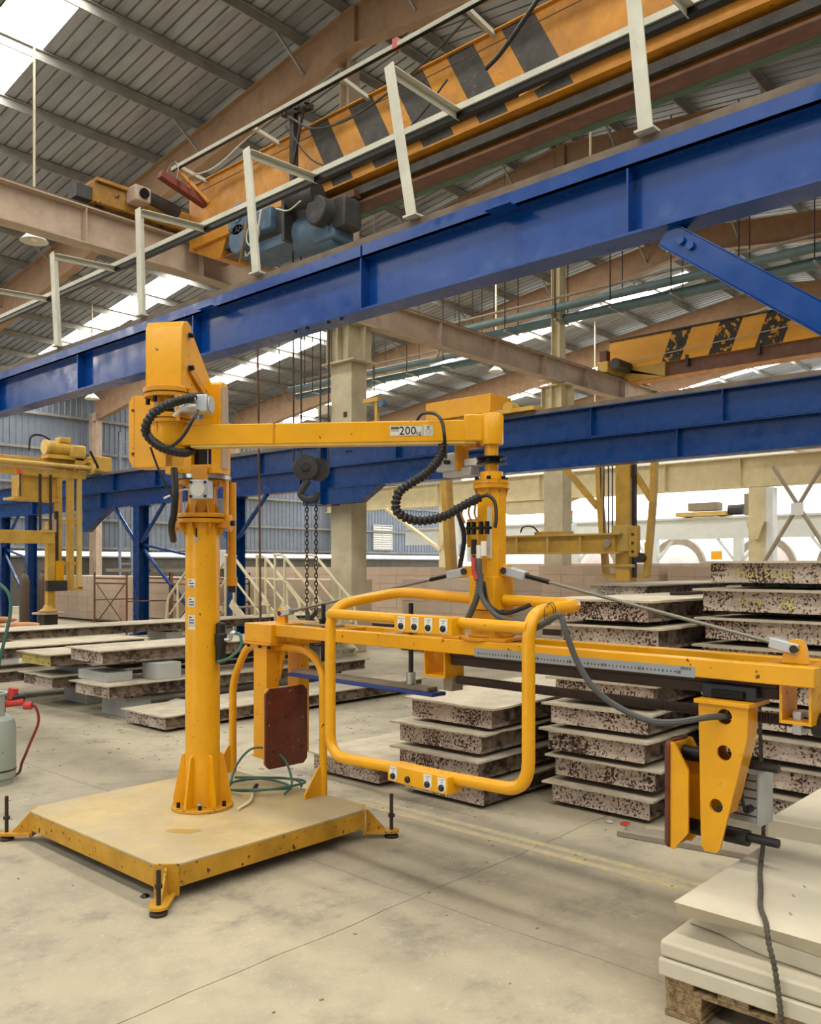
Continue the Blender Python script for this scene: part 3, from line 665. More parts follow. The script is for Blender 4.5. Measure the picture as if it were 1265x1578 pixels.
# arm
HUB = V((3.607, 2.71, 0)); A_ = (HUB-EX); A_.z = 0; AL = A_.length; A_.normalize(); AN = V((A_.y, -A_.x, 0))
if AN.dot(H_) < 0: AN = -AN          # towards the viewer side
p0, p1 = EX+A_*.06, HUB-A_*.05
O('arm_tube', mb().obox((EX+A_*.05+EX+A_*.585)/2+Z_*2.297, A_*(.535/2), AN*.045, Z_*.055), 'yellow', man, bev=.006)
am = O('arm_tube', mb().obox((EX+A_*.59+p1)/2+Z_*2.297, (p1-EX-A_*.59)/2, AN*.045, Z_*.055), 'yellow', man, bev=.006)
O('arm_seam', mb().obox(EX+A_*.587+Z_*2.297, A_*.004, AN*.0455, Z_*.0555), 'ochre', man)
O('arm_underplate', mb().obox((EX+p1)/2+A_*.05+Z_*2.238, (p1-EX)/2-A_*.08, AN*.04, Z_*.006), 'cream_yellow', man)
O('arm_hub', mb().lathe([(.058, 2.225), (.062, 2.235), (.062, 2.375), (.056, 2.385)], HUB, n=32), 'yellow', man)
O('hub_strap', mb().obox(HUB-A_*.09+Z_*2.31, A_*.05, AN*.05, Z_*.07), 'yellow', man, bev=.008)
# load label
def AP(d, z, off=.0455): return EX+A_*d+AN*off+Z_*z
ld = None
c = AP(1.243, 2.3); 
def aplate(nm, d0, d1, z0, z1, mat, par, off=.0458): return O(nm, mb().obox(AP((d0+d1)/2, (z0+z1)/2, off), A_*(d1-d0)/2, AN*.0006, Z_*(z1-z0)/2), mat, par)
lb = aplate('load_label', 1.205, 1.43, 2.272, 2.328, 'sticker', am)
aplate('label_border', 1.209, 1.371, 2.3255, 2.3265, 'ink', lb, .0466); aplate('label_border', 1.209, 1.371, 2.2735, 2.2745, 'ink', lb, .0466); aplate('label_border', 1.371, 1.372, 2.2735, 2.3265, 'ink', lb, .0466); aplate('label_border', 1.378, 1.379, 2.2735, 2.3265, 'ink', lb, .0466)
aplate('worn_print', 1.21, 1.252, 2.308, 2.32, 'crane_black', lb, .0466); aplate('worn_print', 1.21, 1.252, 2.298, 2.303, 'tray', lb, .0466)
text('load_number', '200', .06, AP(1.297, 2.298, .0472), A_, Z_, lb, bold=.012); text('load_unit', 'kg', .03, AP(1.354, 2.288, .0472), A_, Z_, lb)
O('weight_icon', mb().tube([AP(1.404+.013*math.cos(t), 2.294+.012*math.sin(t), .047) for t in [math.pi*k/8 for k in range(16)]], .0008, 4, closed=True), 'ink', lb)
aplate('hook_icon', 1.394, 1.414, 2.318, 2.321, 'ink', lb, .0466); aplate('hook_icon', 1.4, 1.405, 2.308, 2.318, 'ink', lb, .0466)
# elbow brake (aluminium) and cables
eb = O('elbow_brake', mb().obox(EX+S_*.17+H_*.07+Z_*2.45, S_*.09, H_*.05, Z_*.045), 'alu', man, bev=.006)
O('round_face', mb().cyl(EX+S_*.262+H_*.07+Z_*2.45, EX+S_*.268+H_*.07+Z_*2.45, .042, 24), 'alu', eb)
O('brake_arm', mb().obox(EX+S_*.09+H_*.05+Z_*2.455, S_*.06, H_*.03, Z_*.03), 'alu', eb)
O('brake_bracket', mb().obox(EX+S_*.1+H_*.115+Z_*2.43, S_*.01, H_*.006, Z_*.07), 'ochre', eb)
for dz in (0, .035): O('plug_lead', mb().tube(spline([EX+S_*.2+H_*.125+Z_*(2.47-dz), EX+S_*.16+H_*.16+Z_*(2.46-dz), EX+S_*.1+H_*.17+Z_*(2.42-dz*1.3)]), .009, 8), 'white', eb)
elbow = [(2.659, 3.914, 2.495), (2.556, 3.879, 2.468), (2.448, 3.879, 2.426), (2.373, 3.902, 2.373), (2.345, 3.933, 2.311), (2.373, 3.962, 2.261), (2.465, 3.979, 2.213), (2.59, 3.991, 2.199), (2.684, 4.036, 2.226)]
pp, rr = rings(spline(elbow), .022, .0035, 34); O('wrapped_hose', mb().tube(pp, rr, 10), 'black', man)
O('thin_cable', mb().tube(spline([(2.357, 3.949, 2.281), (2.378, 3.897, 2.219), (2.421, 3.835, 2.201), (2.459, 3.778, 2.252), (2.49, 3.744, 2.33), (2.532, 3.756, 2.39)]), .009, 8), 'black', man)
O('thin_cable', mb().tube(spline([(2.398, 3.979, 2.206), (2.509, 4.08, 2.106), (2.631, 4.168, 1.998), (2.7, 4.2, 1.966)]), .006, 8), 'black', man)
O('drop_hose', mb().tube(spline([(2.757, 4.327, 2.155), (2.734, 4.278, 2.01), (2.729, 4.283, 1.901), (2.73, 4.31, 1.82), (2.8, 4.4, 1.75)]), .02, 10), 'black', man)
# filter regulator on the mast
fr = O('filter_bowl', mb().lathe([(.022, 1.03), (.03, 1.04), (.03, 1.13), (.036, 1.14), (.036, 1.2), (.028, 1.21), (.028, 1.26), (.018, 1.27)], HP(.125, .03, 0), n=20), 'black', man)
O('regulator_bracket', hbox(.08, .12, .02, .04, 1.15, 1.19), 'black_metal', man)
O('outlet_elbow', mb().tube(fillet([HP(.15, .04, 1.17), HP(.19, .04, 1.17), HP(.19, .04, 1.21), HP(.22, .04, 1.21)], .02), .012, 8), 'steel', fr)
O('air_hose', mb().tube(spline([HP(.2, .04, 1.21), HP(.25, .05, 1.2), HP(.255, .06, 1.13), HP(.2, .09, 1.07), HP(.13, .1, 1.045)]), .009, 8), 'green_hose', fr)
# dock stand that parks the gripper
dk = O('dock_tube', mb().tube(fillet([(3.62, 4.95, .18), (3.62, 4.95, .8), (3.62, 4.78, 1.07), (3.62, 4.16, 1.07), (3.62, 4.02, .96), (3.62, 4.02, .18)], .1), .026, 12), 'yellow', man)
for y in (4.95, 4.02): O('foot_gusset', mb().prism([(-.03, .18), (-.14, .18), (-.14, .21), (-.03, .36), (.02, .36), (.02, .18)], (3.61, y-.006, 0), (1, 0, 0), (0, 0, 1), (0, .012, 0)), 'yellow', dk)
for p in ((3.45, 4.98),): O('deck_bolt', mb().cyl((p[0], p[1], .18), (p[0], p[1], .23), .016, 6), 'black_metal', man)
# green hose coil on the deck
co = T('hose_coil', 'coiled green air hose lying on the dusty yellow base plate', 'hose', (3.45, 4.45, .18))
hp = []
for k in range(90):
    t = k/90*2*math.pi*2.4; r = .2+.05*math.sin(t*.55+.5); a_ = r*1.15*math.cos(t); c_ = r*.75*math.sin(t); hp.append((3.43+a_*.672+c_*.74, 4.4-a_*.74+c_*.672, .19+.008*(k/30)+.012*(1+math.sin(t*1.7))))
O('coil', mb().tube(spline(hp, 2), .0078, 8), 'green_hose', co)
O('hanging_loop', mb().tube(spline([(3.3, 4.55, .2), (3.38, 4.58, .32), (3.45, 4.52, .42), (3.52, 4.42, .42), (3.55, 4.3, .36), (3.52, 4.2, .24), (3.42, 4.15, .2)]), .0078, 8), 'green_hose', co)
O('pale_lead', mb().tube(spline([(3.05, 4.12, .192), (3.2, 4.2, .195), (3.34, 4.36, .2), (3.4, 4.4, .21)]), .009, 8), 'stair', co)
O('coupling', mb().cyl((3.34, 4.36, .2), (3.4, 4.4, .215), .014, 8), 'black', co)
# ================================================================== CLAMP GRIPPER hanging from the arm (own frame: a along beam, b away, z up)
gr = T('clamp_gripper', 'long yellow clamping gripper with tube handles hanging from the arm', 'gripper', (3.607, 2.71, 0), math.atan2(-.9988, -.0493))
def gbox(nm, a0, a1, b0, b1, z0, z1, mat='yellow', par=None, bev=.004): return O(nm, mb().box(a0, b0, z0, a1, b1, z1), mat, par or gr, bev=bev)
def gcyl(nm, p, q, r, mat='yellow', par=None, n=16): return O(nm, mb().cyl(p, q, r, n), mat, par or gr)
fbm = gbox('front_beam', -1.7, 1.665, -.14, -.075, 1.145, 1.22)
gbox('rear_beam', -1.7, 1.64, .175, .24, 1.145, 1.22)
gbox('end_block', -1.99, -1.69, -.17, .28, 1.1, 1.222); gbox('end_plate', -2.0, -1.68, -.19, .3, 1.085, 1.1, 'ochre')
for a in (-1.2, -.75, -.1, .12, 1.45, 1.6): gbox('cross_member', a-.035, a+.035, -.075, .175, 1.15, 1.215, 'ochre')
for a in (-1.95, -1.82, -1.72): gcyl('plate_bolt', (a, -.165, 1.085), (a, -.165, 1.065), .012, 'black_metal', n=6)
# ruler
ru = gbox('ruler', .005, 1.195, -.1412, -.14, 1.142, 1.186, plain('ruler steel', '9da2a6', .4, .4), bev=0)
tk = mb()
for k in range(60):
    a = .03+k*.0185; h_ = .006 if k % 5 else .01
    tk.box(a, -.1418, 1.16-h_/2, a+.006, -.1412, 1.16+h_/2)
t_ = O('tick_marks', tk, 'ink', ru); t_['kind'] = 'stuff'
for k in range(1, 7): text('scale_number', str(k*10), .022, (.03+k*.182, -.1419, 1.16), (1, 0, 0), (0, 0, 1), ru)
text('maker_name', 'EAGLE', .016, (1.155, -.1419, 1.177), (1, 0, 0), (0, 0, 1), ru, bold=.02)
# spindle (shaft, brake disc, flange, body, foot)
gcyl('shaft', (0, 0, 2.05), (0, 0, 2.235), .036, 'yellow', n=24)
for z in (2.125, 2.155): gcyl('brake_disc', (0, 0, z), (0, 0, z+.007), .078, 'black_metal', n=32)
gcyl('disc_hub', (0, 0, 2.13), (0, 0, 2.155), .05, 'black_metal', n=24)
gcyl('collar', (0, 0, 2.045), (0, 0, 2.085), .06, 'yellow', n=28)
for z in (1.998, 2.02): gcyl('spindle_flange', (0, 0, z), (0, 0, z+.02), .095, 'ochre', n=32)
for k in range(6):
    t = k*1.047; gcyl('flange_bolt', (.08*math.cos(t), .08*math.sin(t), 2.04), (.08*math.cos(t), .08*math.sin(t), 2.058), .012, 'black_metal', n=6)
for k in range(4):
    t = k*math.pi/2+.5; d = V((math.cos(t), math.sin(t), 0)); n_ = V((-d.y, d.x, 0)); O('spindle_rib', mb().prism([(.06, 1.998), (.09, 1.998), (.06, 1.9)], -n_*.004, d, Z_, n_*.008), 'ochre', gr)
oc = [(.078*math.cos(math.pi/8+k*math.pi/4), .078*math.sin(math.pi/8+k*math.pi/4)) for k in range(8)]
O('spindle_body', mb().prism(oc, (0, 0, 1.53), (1, 0, 0), (0, 1, 0), (0, 0, .47)), 'yellow', gr, bev=.003)
O('glint_strip', mb().obox((.036, -.064, 1.77), (.014, .0, 0), (0, .0075, 0), (0, 0, .13)), 'sticker', gr)  # pale strip paints the bright reflection on the spindle side
gbox('spindle_block', -.085, .085, -.08, .08, 1.375, 1.545)
gbox('spindle_foot', -.08, .08, -.07, .075, 1.225, 1.372, 'ochre')
for z, r in ((1.222, .16), (1.238, .12)): gcyl('turn_disc', (0, 0, z), (0, 0, z+.014), r, 'ochre', n=28)
for a in (-.17, .13): gbox('clip_plate', a-.06, a+.06, -.13, -.06, 1.22, 1.238, 'ochre')
# spindle brake caliper
cp = gbox('brake_body', -.33, -.17, -.07, .0, 2.105, 2.2, 'alu', bev=.006)
gbox('brake_foot', -.3, -.1, -.05, .02, 2.075, 2.12, 'alu', cp); gbox('brake_jaw', -.165, -.07, -.03, .03, 2.125, 2.165, 'white', cp); gbox('brake_bracket', -.185, -.165, -.08, .01, 2.1, 2.24, 'ochre', cp); gbox('bracket_top', -.185, -.07, -.04, .01, 2.215, 2.235, 'ochre', cp)
for a in (-.3, -.235): gcyl('cable_gland', (a, -.075, 2.15), (a, -.1, 2.15), .013, 'black', cp, 10)
# tie rods with clevises
for s_, (ax, az), (ex, ez) in ((-1, (-.17, 1.57), (-1.8, 1.285)), (1, (.1, 1.575), (1.545, 1.275))):
    gbox('rod_lug', min(ax, ax*.3)-.02, max(ax, ax*.3)+.02, -.02, .02, az-.03, az+.03, 'yellow')
    p, q = V((ax, 0, az)), V((ex, 0, ez)); u = (q-p).normalized()
    tr = gcyl('tie_rod', p+u*.12, q-u*.1, .0085, plain('dull rod steel', '7d7c70', .45, .5), n=10)
    O('clevis', mb().bar(p-u*.01, p+u*.13, .05, .045), 'alu', tr, bev=.004); O('clevis', mb().bar(q+u*.015, q-u*.1, .05, .042), 'alu', tr, bev=.004)
    gcyl('clevis_pin', p+V((0, -.03, 0)), p+V((0, .03, 0)), .018, 'rust', tr); gcyl('clevis_pin', q+V((0, -.03, 0)), q+V((0, .03, 0)), .016, 'rust', tr)
    gcyl('sleeve', p+u*.13, p+u*.27, .012, 'black_metal', tr, 10)
    O('end_lug', mb().prism([(-.05, 1.22), (.05, 1.22), (.04, ez)]+[(.04*math.cos(t), ez+.04*math.sin(t)) for t in [math.pi*k/6 for k in range(1, 6)]]+[(-.04, ez)], (ex, -.014, 0), (1, 0, 0), (0, 0, 1), (0, .028, 0)), 'yellow', gr)
# linear rail, lead screw and brackets
gbox('guide_rail', -.23, 1.5, -.06, -.02, 1.075, 1.12, 'rust'); gbox('rail_seat', -.23, 1.5, -.07, -.01, 1.12, 1.146, 'rust')
pp, rr = rings([V((-.3, .0, .99)), V((1.75, .0, .99))], .0215, .0025, 170); O('lead_screw', mb().tube(pp, rr, 10), 'rust', gr)
b = mb().box(-.39, -.1, 1.015, -.38, .05, 1.145); b.box(-.245, -.1, 1.015, -.235, .05, 1.145); b.box(-.39, -.1, 1.005, -.235, .05, 1.017); O('screw_bracket', b, 'yellow', gr)
b = mb().box(1.52, -.1, 1.005, 1.53, .05, 1.145); b.box(1.63, -.1, 1.005, 1.64, .05, 1.145); b.box(1.52, -.1, .995, 1.64, .05, 1.007); O('screw_bracket', b, 'yellow', gr)
gbox('bearing_block', -.3, -.235, -.045, .045, .93, 1.01, 'tray'); gbox('bearing_block', 1.545, 1.58, -.04, .04, .945, 1.035, 'alu'); gcyl('coupling', (1.62, 0, .99), (1.72, 0, .99), .05, 'black'); gcyl('drive_motor', (1.72, 0, .99), (1.9, 0, .99), .06, 'black')
# clamping leg on the right
lg = T('right_leg', None, None, (0, 0, 0)); lg.parent = gr; ORG[lg] = V((0, 0, 0)); lg['label'] = 'tapered yellow clamp leg with three round holes'; lg.name = 'clamp_leg'
out = [(1.214, 1.05), (1.42, 1.05), (1.415, .93), (1.305, .47), (1.29, .45), (1.24, .447), (1.225, .47)]
hol = [(1.324, 1.0, .031), (1.322, .856, .031), (1.289, .639, .028)]
O('front_plate', mb().holes(out, hol, (0, -.15, 0), (1, 0, 0), (0, 0, 1), (0, .012, 0)), 'yellow', lg)
O('rear_plate', mb().holes([(1.214, 1.05), (1.42, 1.05), (1.415, .93), (1.35, .66), (1.23, .6)], hol[:2], (0, -.072, 0), (1, 0, 0), (0, 0, 1), (0, .012, 0)), 'yellow', lg)
O('inner_plate', mb().prism([(1.214, 1.05), (1.226, 1.05), (1.237, .47), (1.225, .47)], (0, -.138, 0), (1, 0, 0), (0, 0, 1), (0, .066, 0)), 'ochre', lg)
O('outer_plate', mb().prism([(1.41, 1.05), (1.42, 1.05), (1.415, .93), (1.34, .615), (1.33, .62), (1.404, .93)], (0, -.138, 0), (1, 0, 0), (0, 0, 1), (0, .066, 0)), 'ochre', lg)
O('top_plate', mb().box(1.2, -.165, 1.045, 1.43, .03, 1.062), 'yellow', lg, bev=.002)
for a in (1.26, 1.37): O('bolt', mb().cyl((a, -.13, 1.045), (a, -.13, 1.025), .013, 6), 'black_metal', lg)
O('hole_bolt', mb().cyl((1.289, -.06, .639), (1.289, -.09, .639), .015, 6), 'steel', lg)
gbox('carriage', 1.205, 1.43, -.1, .06, 1.062, 1.12, plain('navy casting', '20222c', .4)); gbox('carriage_step', 1.25, 1.385, -.115, -.1, 1.068, 1.1, 'black_metal')
pd = T('pad', None, None, (0, 0, 0)); pd.parent = gr; pd.name = 'clamp_pad'
O('rubber_face', mb().prism([(-.15, .44), (-.13, .42), (.02, .42), (.04, .44), (.04, .85), (.02, .87), (-.13, .87), (-.15, .85)], (1.062, 0, 0), (0, 1, 0), (0, 0, 1), (.022, 0, 0)), 'brown_rubber', pd, bev=.004) if ORG.setdefault(pd, V((0, 0, 0))) is not None else None
O('backing_plate', mb().prism([(1.084, .42), (1.1, .42), (1.163, .5), (1.163, .76), (1.1, .865), (1.084, .865)], (0, -.14, 0), (1, 0, 0), (0, 0, 1), (0, .012, 0)), 'yellow', pd)
O('backing_plate', mb().box(1.084, -.13, .43, 1.096, .02, .86), 'yellow', pd); O('backing_rib', mb().prism([(1.084, .42), (1.1, .42), (1.163, .5), (1.163, .76), (1.1, .865), (1.084, .865)], (0, .01, 0), (1, 0, 0), (0, 0, 1), (0, .012, 0)), 'yellow', pd)
for z in (.81, .505): O('guide_boss', mb().cyl((1.1, -.05, z), (1.22, -.05, z), .033, 16), 'black_metal', pd)
gcyl('guide_rod', (1.2, -.03, .8), (1.49, -.03, .8), .018, 'black'); gcyl('guide_sleeve', (1.27, -.03, .5), (1.37, -.03, .5), .033, 'black'); gcyl('guide_rod', (1.36, -.03, .505), (1.49, -.03, .505), .018, 'black')
ac = gbox('air_cylinder', 1.235, 1.385, .02, .13, .55, .75, 'alu', bev=.003)
for k in range(5): gbox('groove', 1.245, 1.38, .017, .021, .575+k*.036, .581+k*.036, 'crane_black', ac, 0)
gbox('cylinder_head', 1.382, 1.398, .01, .14, .54, .76, 'alu', ac)
gcyl('hose_elbow', (1.355, .02, .61), (1.355, -.02, .61), .015, 'black', ac, 10)
O('air_lead', mb().tube(spline([(1.36, -.02, .76), (1.35, -.05, .7), (1.355, -.05, .64), (1.355, -.02, .61)]), .007, 8), 'black', ac)
# clamping leg on the left with its brown pad
ll = T('left_leg', None, None, (0, 0, 0)); ll.parent = gr; ORG[ll] = V((0, 0, 0)); ll.name = 'clamp_leg'
O('post', mb().box(-1.9, -.16, .34, -1.755, -.06, 1.085), 'yellow', ll, bev=.004)
O('post', mb().box(-1.9, .12, .34, -1.78, .21, 1.085), 'yellow', ll, bev=.004)
for b0 in (-.06, .1): O('gusset', mb().prism([(-1.755, 1.085), (-1.68, 1.085), (-1.755, .85)], (0, b0, 0), (1, 0, 0), (0, 0, 1), (0, .012, 0)), 'yellow', ll)
O('cross_plate', mb().box(-1.77, -.06, .4, -1.755, .12, .76), 'yellow', ll)
lpd = T('left_pad', None, None, (0, 0, 0)); lpd.parent = gr; ORG[lpd] = V((0, 0, 0)); lpd.name = 'clamp_pad'
cr_ = [(-.25, .34), (-.22, .31), (.05, .31), (.08, .34), (.08, .79), (.05, .82), (-.22, .82), (-.25, .79)]
O('rubber_face', mb().prism(cr_, (-1.655, 0, 0), (0, 1, 0), (0, 0, 1), (.022, 0, 0)), 'brown_rubber', lpd, bev=.004)
O('backing_plate', mb().prism(cr_, (-1.67, 0, 0), (0, .98, 0), (0, 0, 1), (.015, 0, 0)), 'yellow', lpd)
for b0, z in ((-.19, .76), (.03, .77), (-.19, .42), (.03, .42), (-.08, .5), (-.1, .63)): O('pad_screw', mb().cyl((-1.634, b0, z), (-1.63, b0, z), .008, 8), 'rust', lpd)
O('slide_block', mb().box(-1.755, -.12, .5, -1.67, .05, .7), 'yellow', lpd)
# handle loop
hl = O('handle_loop', mb().tube(fillet([(.09, 0, 1.425), (.56, .0, 1.415), (.62, -.5, 1.4), (.62, -.5, .635), (-.7, -.5, .585), (-.7, -.5, 1.385), (-.62, -.05, 1.455), (-.1, 0, 1.425)], .13, 7), .029, 14), 'yellow', gr)
O('handle_bar', mb().cyl((-.7, -.5, 1.345), (.62, -.5, 1.335), .026, 14), 'yellow', gr)
for nm, a0, a1, z0, z1, bts, tx in (('upper', -.14, .235, 1.283, 1.365, (-.09, .0, .09, .185), (('BALANCE', 'ON'), ('BRAKE', 'ON OFF'), ('CLAMP', 'OUT'), ('CLAMP', 'IN'))), ('lower', -.185, .21, .555, .637, (-.145, -.045, .085, .175), (('BALANCE', 'ON'), None, ('CLAMP', 'OUT'), ('CLAMP', 'IN')))):
    bx = gbox('control_box', a0, a1, -.565, -.47, z0, z1, 'yellow', bev=.004); bx['label'] = 'yellow control box with black push buttons'
    zc = (z0+z1)/2
    for a, lb_ in zip(bts, tx):
        if lb_:
            pl = [(-.0255, .034), (.0255, .034), (.0255, -.012)]+[(.0255*math.cos(t), -.012-.024*math.sin(t)) for t in [math.pi*k/8 for k in range(1, 8)]]+[(-.0255, -.012)]
            O('button_label', mb().prism(pl, (a, -.5658, zc), (1, 0, 0), (0, 0, 1), (0, .001, 0)), 'white', bx)
            text('button_text', lb_[0], .0105, (a, -.5662, zc+.024), (1, 0, 0), (0, 0, 1), bx); text('button_text', lb_[1], .0105, (a, -.5662, zc+.013), (1, 0, 0), (0, 0, 1), bx)
        O('push_button', mb().lathe([(.0155, 0), (.0155, .008), (.011, .013)], (a, -.565, zc-.012), (0, -1, 0), 16), 'black', bx)
# lowering pad bar on two studs
gbox('stud_plate', -1.52, -1.22, -.05, .05, 1.222, 1.236, 'tray')
for a, zt in ((-1.37, 1.36), (-.59, 1.39)):
    gcyl('threaded_stud', (a, 0, .98), (a, 0, zt), .014, 'black'); gcyl('stud_nut', (a, 0, 1.236), (a, 0, 1.265), .026, 'black_metal', n=6); gcyl('stud_socket', (a, 0, .925), (a, 0, 1.0), .027, 'steel')
gbox('pad_channel', -1.65, -.42, -.04, .04, .905, .93, 'tray'); gbox('pad_rubber', -1.67, -.37, -.055, .055, .885, .906, plain('blue rubber', '1d3c8c', .5))
# loose cables on the gripper
pp, rr = rings(spline([(.02, -.125, 1.63), (.03, -.135, 1.6), (.035, -.14, 1.5), (.02, -.15, 1.42), (-.05, -.14, 1.31)]), .016, .001, 20); O('sheathed_cable', mb().tube(pp, rr, 8), 'grey_hose', gr)
O('sheathed_cable', mb().tube(spline([(.04, -.13, 1.56), (.06, -.15, 1.45), (.14, -.17, 1.38), (.24, -.2, 1.345), (.4, -.2, 1.33), (.6, -.42, 1.33), (.76, -.5, 1.39), (.79, -.5, 1.385), (.812, -.5, 1.325), (.853, -.48, 1.209), (.915, -.46, 1.109), (.991, -.42, 1.04), (1.107, -.38, .99), (1.2, -.33, .985), (1.28, -.22, 1.0), (1.33, -.12, 1.0)]), .0135, 8), 'grey_hose', gr)
O('sheathed_cable', mb().tube(spline([(.045, -.12, 1.52), (.08, -.12, 1.41), (.16, -.1, 1.365), (.24, -.05, 1.39), (.28, .0, 1.42)]), .011, 8), 'black', gr)
for a in (.6, .66): O('cable_tie', mb().tube([(a+.03, -.35-.1*(a-.6)/.06+.035*math.cos(t), 1.395+.045*math.sin(t)) for t in [math.pi*k/6 for k in range(12)]], .002, 4, closed=True), 'black', gr)
gbox('terminal_bar', -.08, .08, -.115, -.09, 1.785, 1.8, 'black_metal')
for a in (-.065, -.03, .02, .06): gcyl('gland', (a, -.105, 1.76), (a, -.105, 1.825), .012, 'black_metal', n=8)
for a, z0, mt in ((-.05, 1.62, 'white'), (-.02, 1.66, 'black'), (.015, 1.63, 'white'), (.045, 1.65, 'white')): gcyl('connector', (a, -.115, z0), (a, -.115, z0+.075), .015, mt, n=10)
O('red_lead', mb().tube(spline([(.0, -.14, 1.64), (.01, -.15, 1.58), (.03, -.15, 1.53)]), .013, 8), 'red', gr)
for a in (-.09, -.04, .0): O('copper_lead', mb().tube(spline([(a, -.105, 1.82), (a-.02, -.11, 1.87), (a-.0, -.12, 1.93)]), .006, 6), plain('amber lead', '9a6a30', .5), gr)
# wrapped hose from the arm to the gripper (world frame)
wh = T('wrapped_hose', 'black spiral-wrapped hose looping between the arm and the gripper spindle', 'hose', (3.2, 2.85, 1.82))
cond = [(3.467, 2.92, 2.264), (3.417, 2.885, 2.188), (3.352, 2.872, 2.121), (3.28, 2.88, 2.06), (3.215, 2.9, 2.02), (3.143, 2.935, 1.96), (3.124, 2.926, 1.869), (3.184, 2.86, 1.824), (3.286, 2.778, 1.841), (3.4, 2.715, 1.907), (3.475, 2.69, 1.944)]
pp, rr = rings(spline(cond), .021, .004, 42); O('hose', mb().tube(pp, rr, 10), 'black', wh)
O('branch_cable', mb().tube(spline([(3.475, 2.69, 1.944), (3.5, 2.655, 1.955), (3.515, 2.62, 1.92), (3.5, 2.6, 1.84), (3.49, 2.6, 1.79)]), .009, 8), 'black', wh)
O('branch_cable', mb().tube(spline([(3.422, 3.074, 2.352), (3.386, 2.995, 2.391), (3.365, 2.888, 2.377), (3.345, 2.823, 2.324), (3.345, 2.806, 2.229), (3.47, 2.98, 2.15)][:5]+[(3.5, 2.93, 2.17)]), .009, 8), 'black', wh)
# ================================================================== STEEL CASTING MOULDS (stacks and left row)
def edge_poly(x0, x1, y0, y1, jit, step=.12):
    pts = []
    def run(a, b):
        n = max(2, int((V(b)-V(a)).length/step))
        for k in range(n):
            p = V(a).lerp(V(b), k/n); pts.append((p.x+random.uniform(-jit, jit), p.y+random.uniform(-jit, jit)))
    run((x0, y0, 0), (x1, y0, 0)); run((x1, y0, 0), (x1, y1, 0)); run((x1, y1, 0), (x0, y1, 0)); run((x0, y1, 0), (x0, y0, 0)); return pts
def make_mould(L, W, H=.136, jit=.01):
    """local frame: front end at x = 0, length along +x, y centred, base at z = 0"""
    t = T('casting_mould', 'x', 'mould', (0, 0, 0), 0.)
    ov = .045; h2 = H-.014
    b = mb(); po = edge_poly(-ov, L+ov, -W/2-ov, W/2+ov, jit); n = len(po)
    b.prism(po, (0, 0, h2), (1, 0, 0), (0, 1, 0), (0, 0, .014))
    O('top_plate', b, 'dusty', t, smooth=0)
    for x in (0, L-.012): O('end_plate', mb().box(x, -W/2, .0, x+.012, W/2, h2), 'mould', t, bev=.003)
    for s_ in (-1, 1):
        y = s_*W/2
        ch = [(0, 0), (0, .018), (-.03*s_, .022), (-.03*s_, h2-.016), (0, h2-.012), (0, h2), (-.045*s_, h2), (-.045*s_, 0)]
        O('side_rail', mb().prism(ch, (.012, y, 0), (0, 1, 0), (0, 0, 1), (L-.024, 0, 0)), 'mould_side', t, smooth=0)
    for x in (.3, L-.5): O('foot_bar', mb().box(x, -W/2+.06, -.03, x+.12, W/2-.06, 0), 'mould_side', t)
    O('floor_web', mb().box(.02, -W/2+.05, .02, L-.02, W/2-.05, .03), 'mould_side', t)
    return t
protos = [make_mould(3.7, .70), make_mould(3.7, .70), make_mould(3.7, .72, .14, .015), make_mould(3.7, .7, .142), make_mould(3.7, 1.3), make_mould(3.7, 1.3, .14, .014)]
used = [False]*6
def mould(k, x, y, z, rot, label, group):
    if used[k]: o = dup(protos[k])
    else: o = protos[k]; used[k] = True
    o.location = (x, y, z+.03); o.rotation_euler = (random.uniform(-.006, .006), random.uniform(-.004, .004), rot)
    o['label'] = label; o['group'] = group; return o
ordn = ['lowest', 'second lowest', 'third from the floor', 'fourth from the floor', 'fifth from the floor', 'sixth from the floor', 'seventh from the floor', 'eighth from the floor', 'topmost']
def spacer(x, y, z0, z1, w_=.05, l_=.6, mat='grey_block', label='', name='spacer_block', group='spacers between moulds', d=.12):
    return O(name, mb().box(x, y-l_/2, z0, x+d, y+l_/2, z1), mat, bev=.004, label=label, cat='block', group=group)
# stack right behind the handle (four high)
N = 4
for k in range(N):
    z = k*.166
    mould(k % 4, 4.52+(.0, -.03, .0, .06)[k] if k < 4 else 4.5, 3.815+(0, .02, .03, -.02)[k], z, (.0, -.01, .01, .0)[k],
          'rust-flaked mould, %s of the four-high stack behind the handle loop' % (ordn[k] if k < 3 else 'topmost'), 'moulds behind the handle loop')
# stack in the middle (eight high)
for k in range(8):
    z = k*.174
    mould((k+1) % 4, 4.94+(.0, .02, -.02, .0, .03, .05, .06, .02)[k], 2.845+(.01, -.01, .03, .02, .0, .01, -.02, .03)[k], z, (.01, .0, -.01, .0, .01, -.01, .0, .0)[k],
          'pink-white flaking mould, %s of the eight-high middle stack' % (ordn[k] if k < 7 else 'topmost'), 'moulds of the middle stack')
# stack on the right (nine high)
for k in range(9):
    z = .04+k*.178
    mould(4+k % 2, 5.3+(.1, .08, .05, .04, .0, .0, .02, .0, .05)[k], 1.68+(-.02, -.04, -.02, .0, .02, .01, .0, .01, -.02)[k], z, (-.05, -.06, -.05, -.06, -.05, -.05, -.06, -.07, -.07)[k],
          'spotted rusty mould, %s of the nine-high right-hand stack' % ordn[k], 'moulds of the right stack')
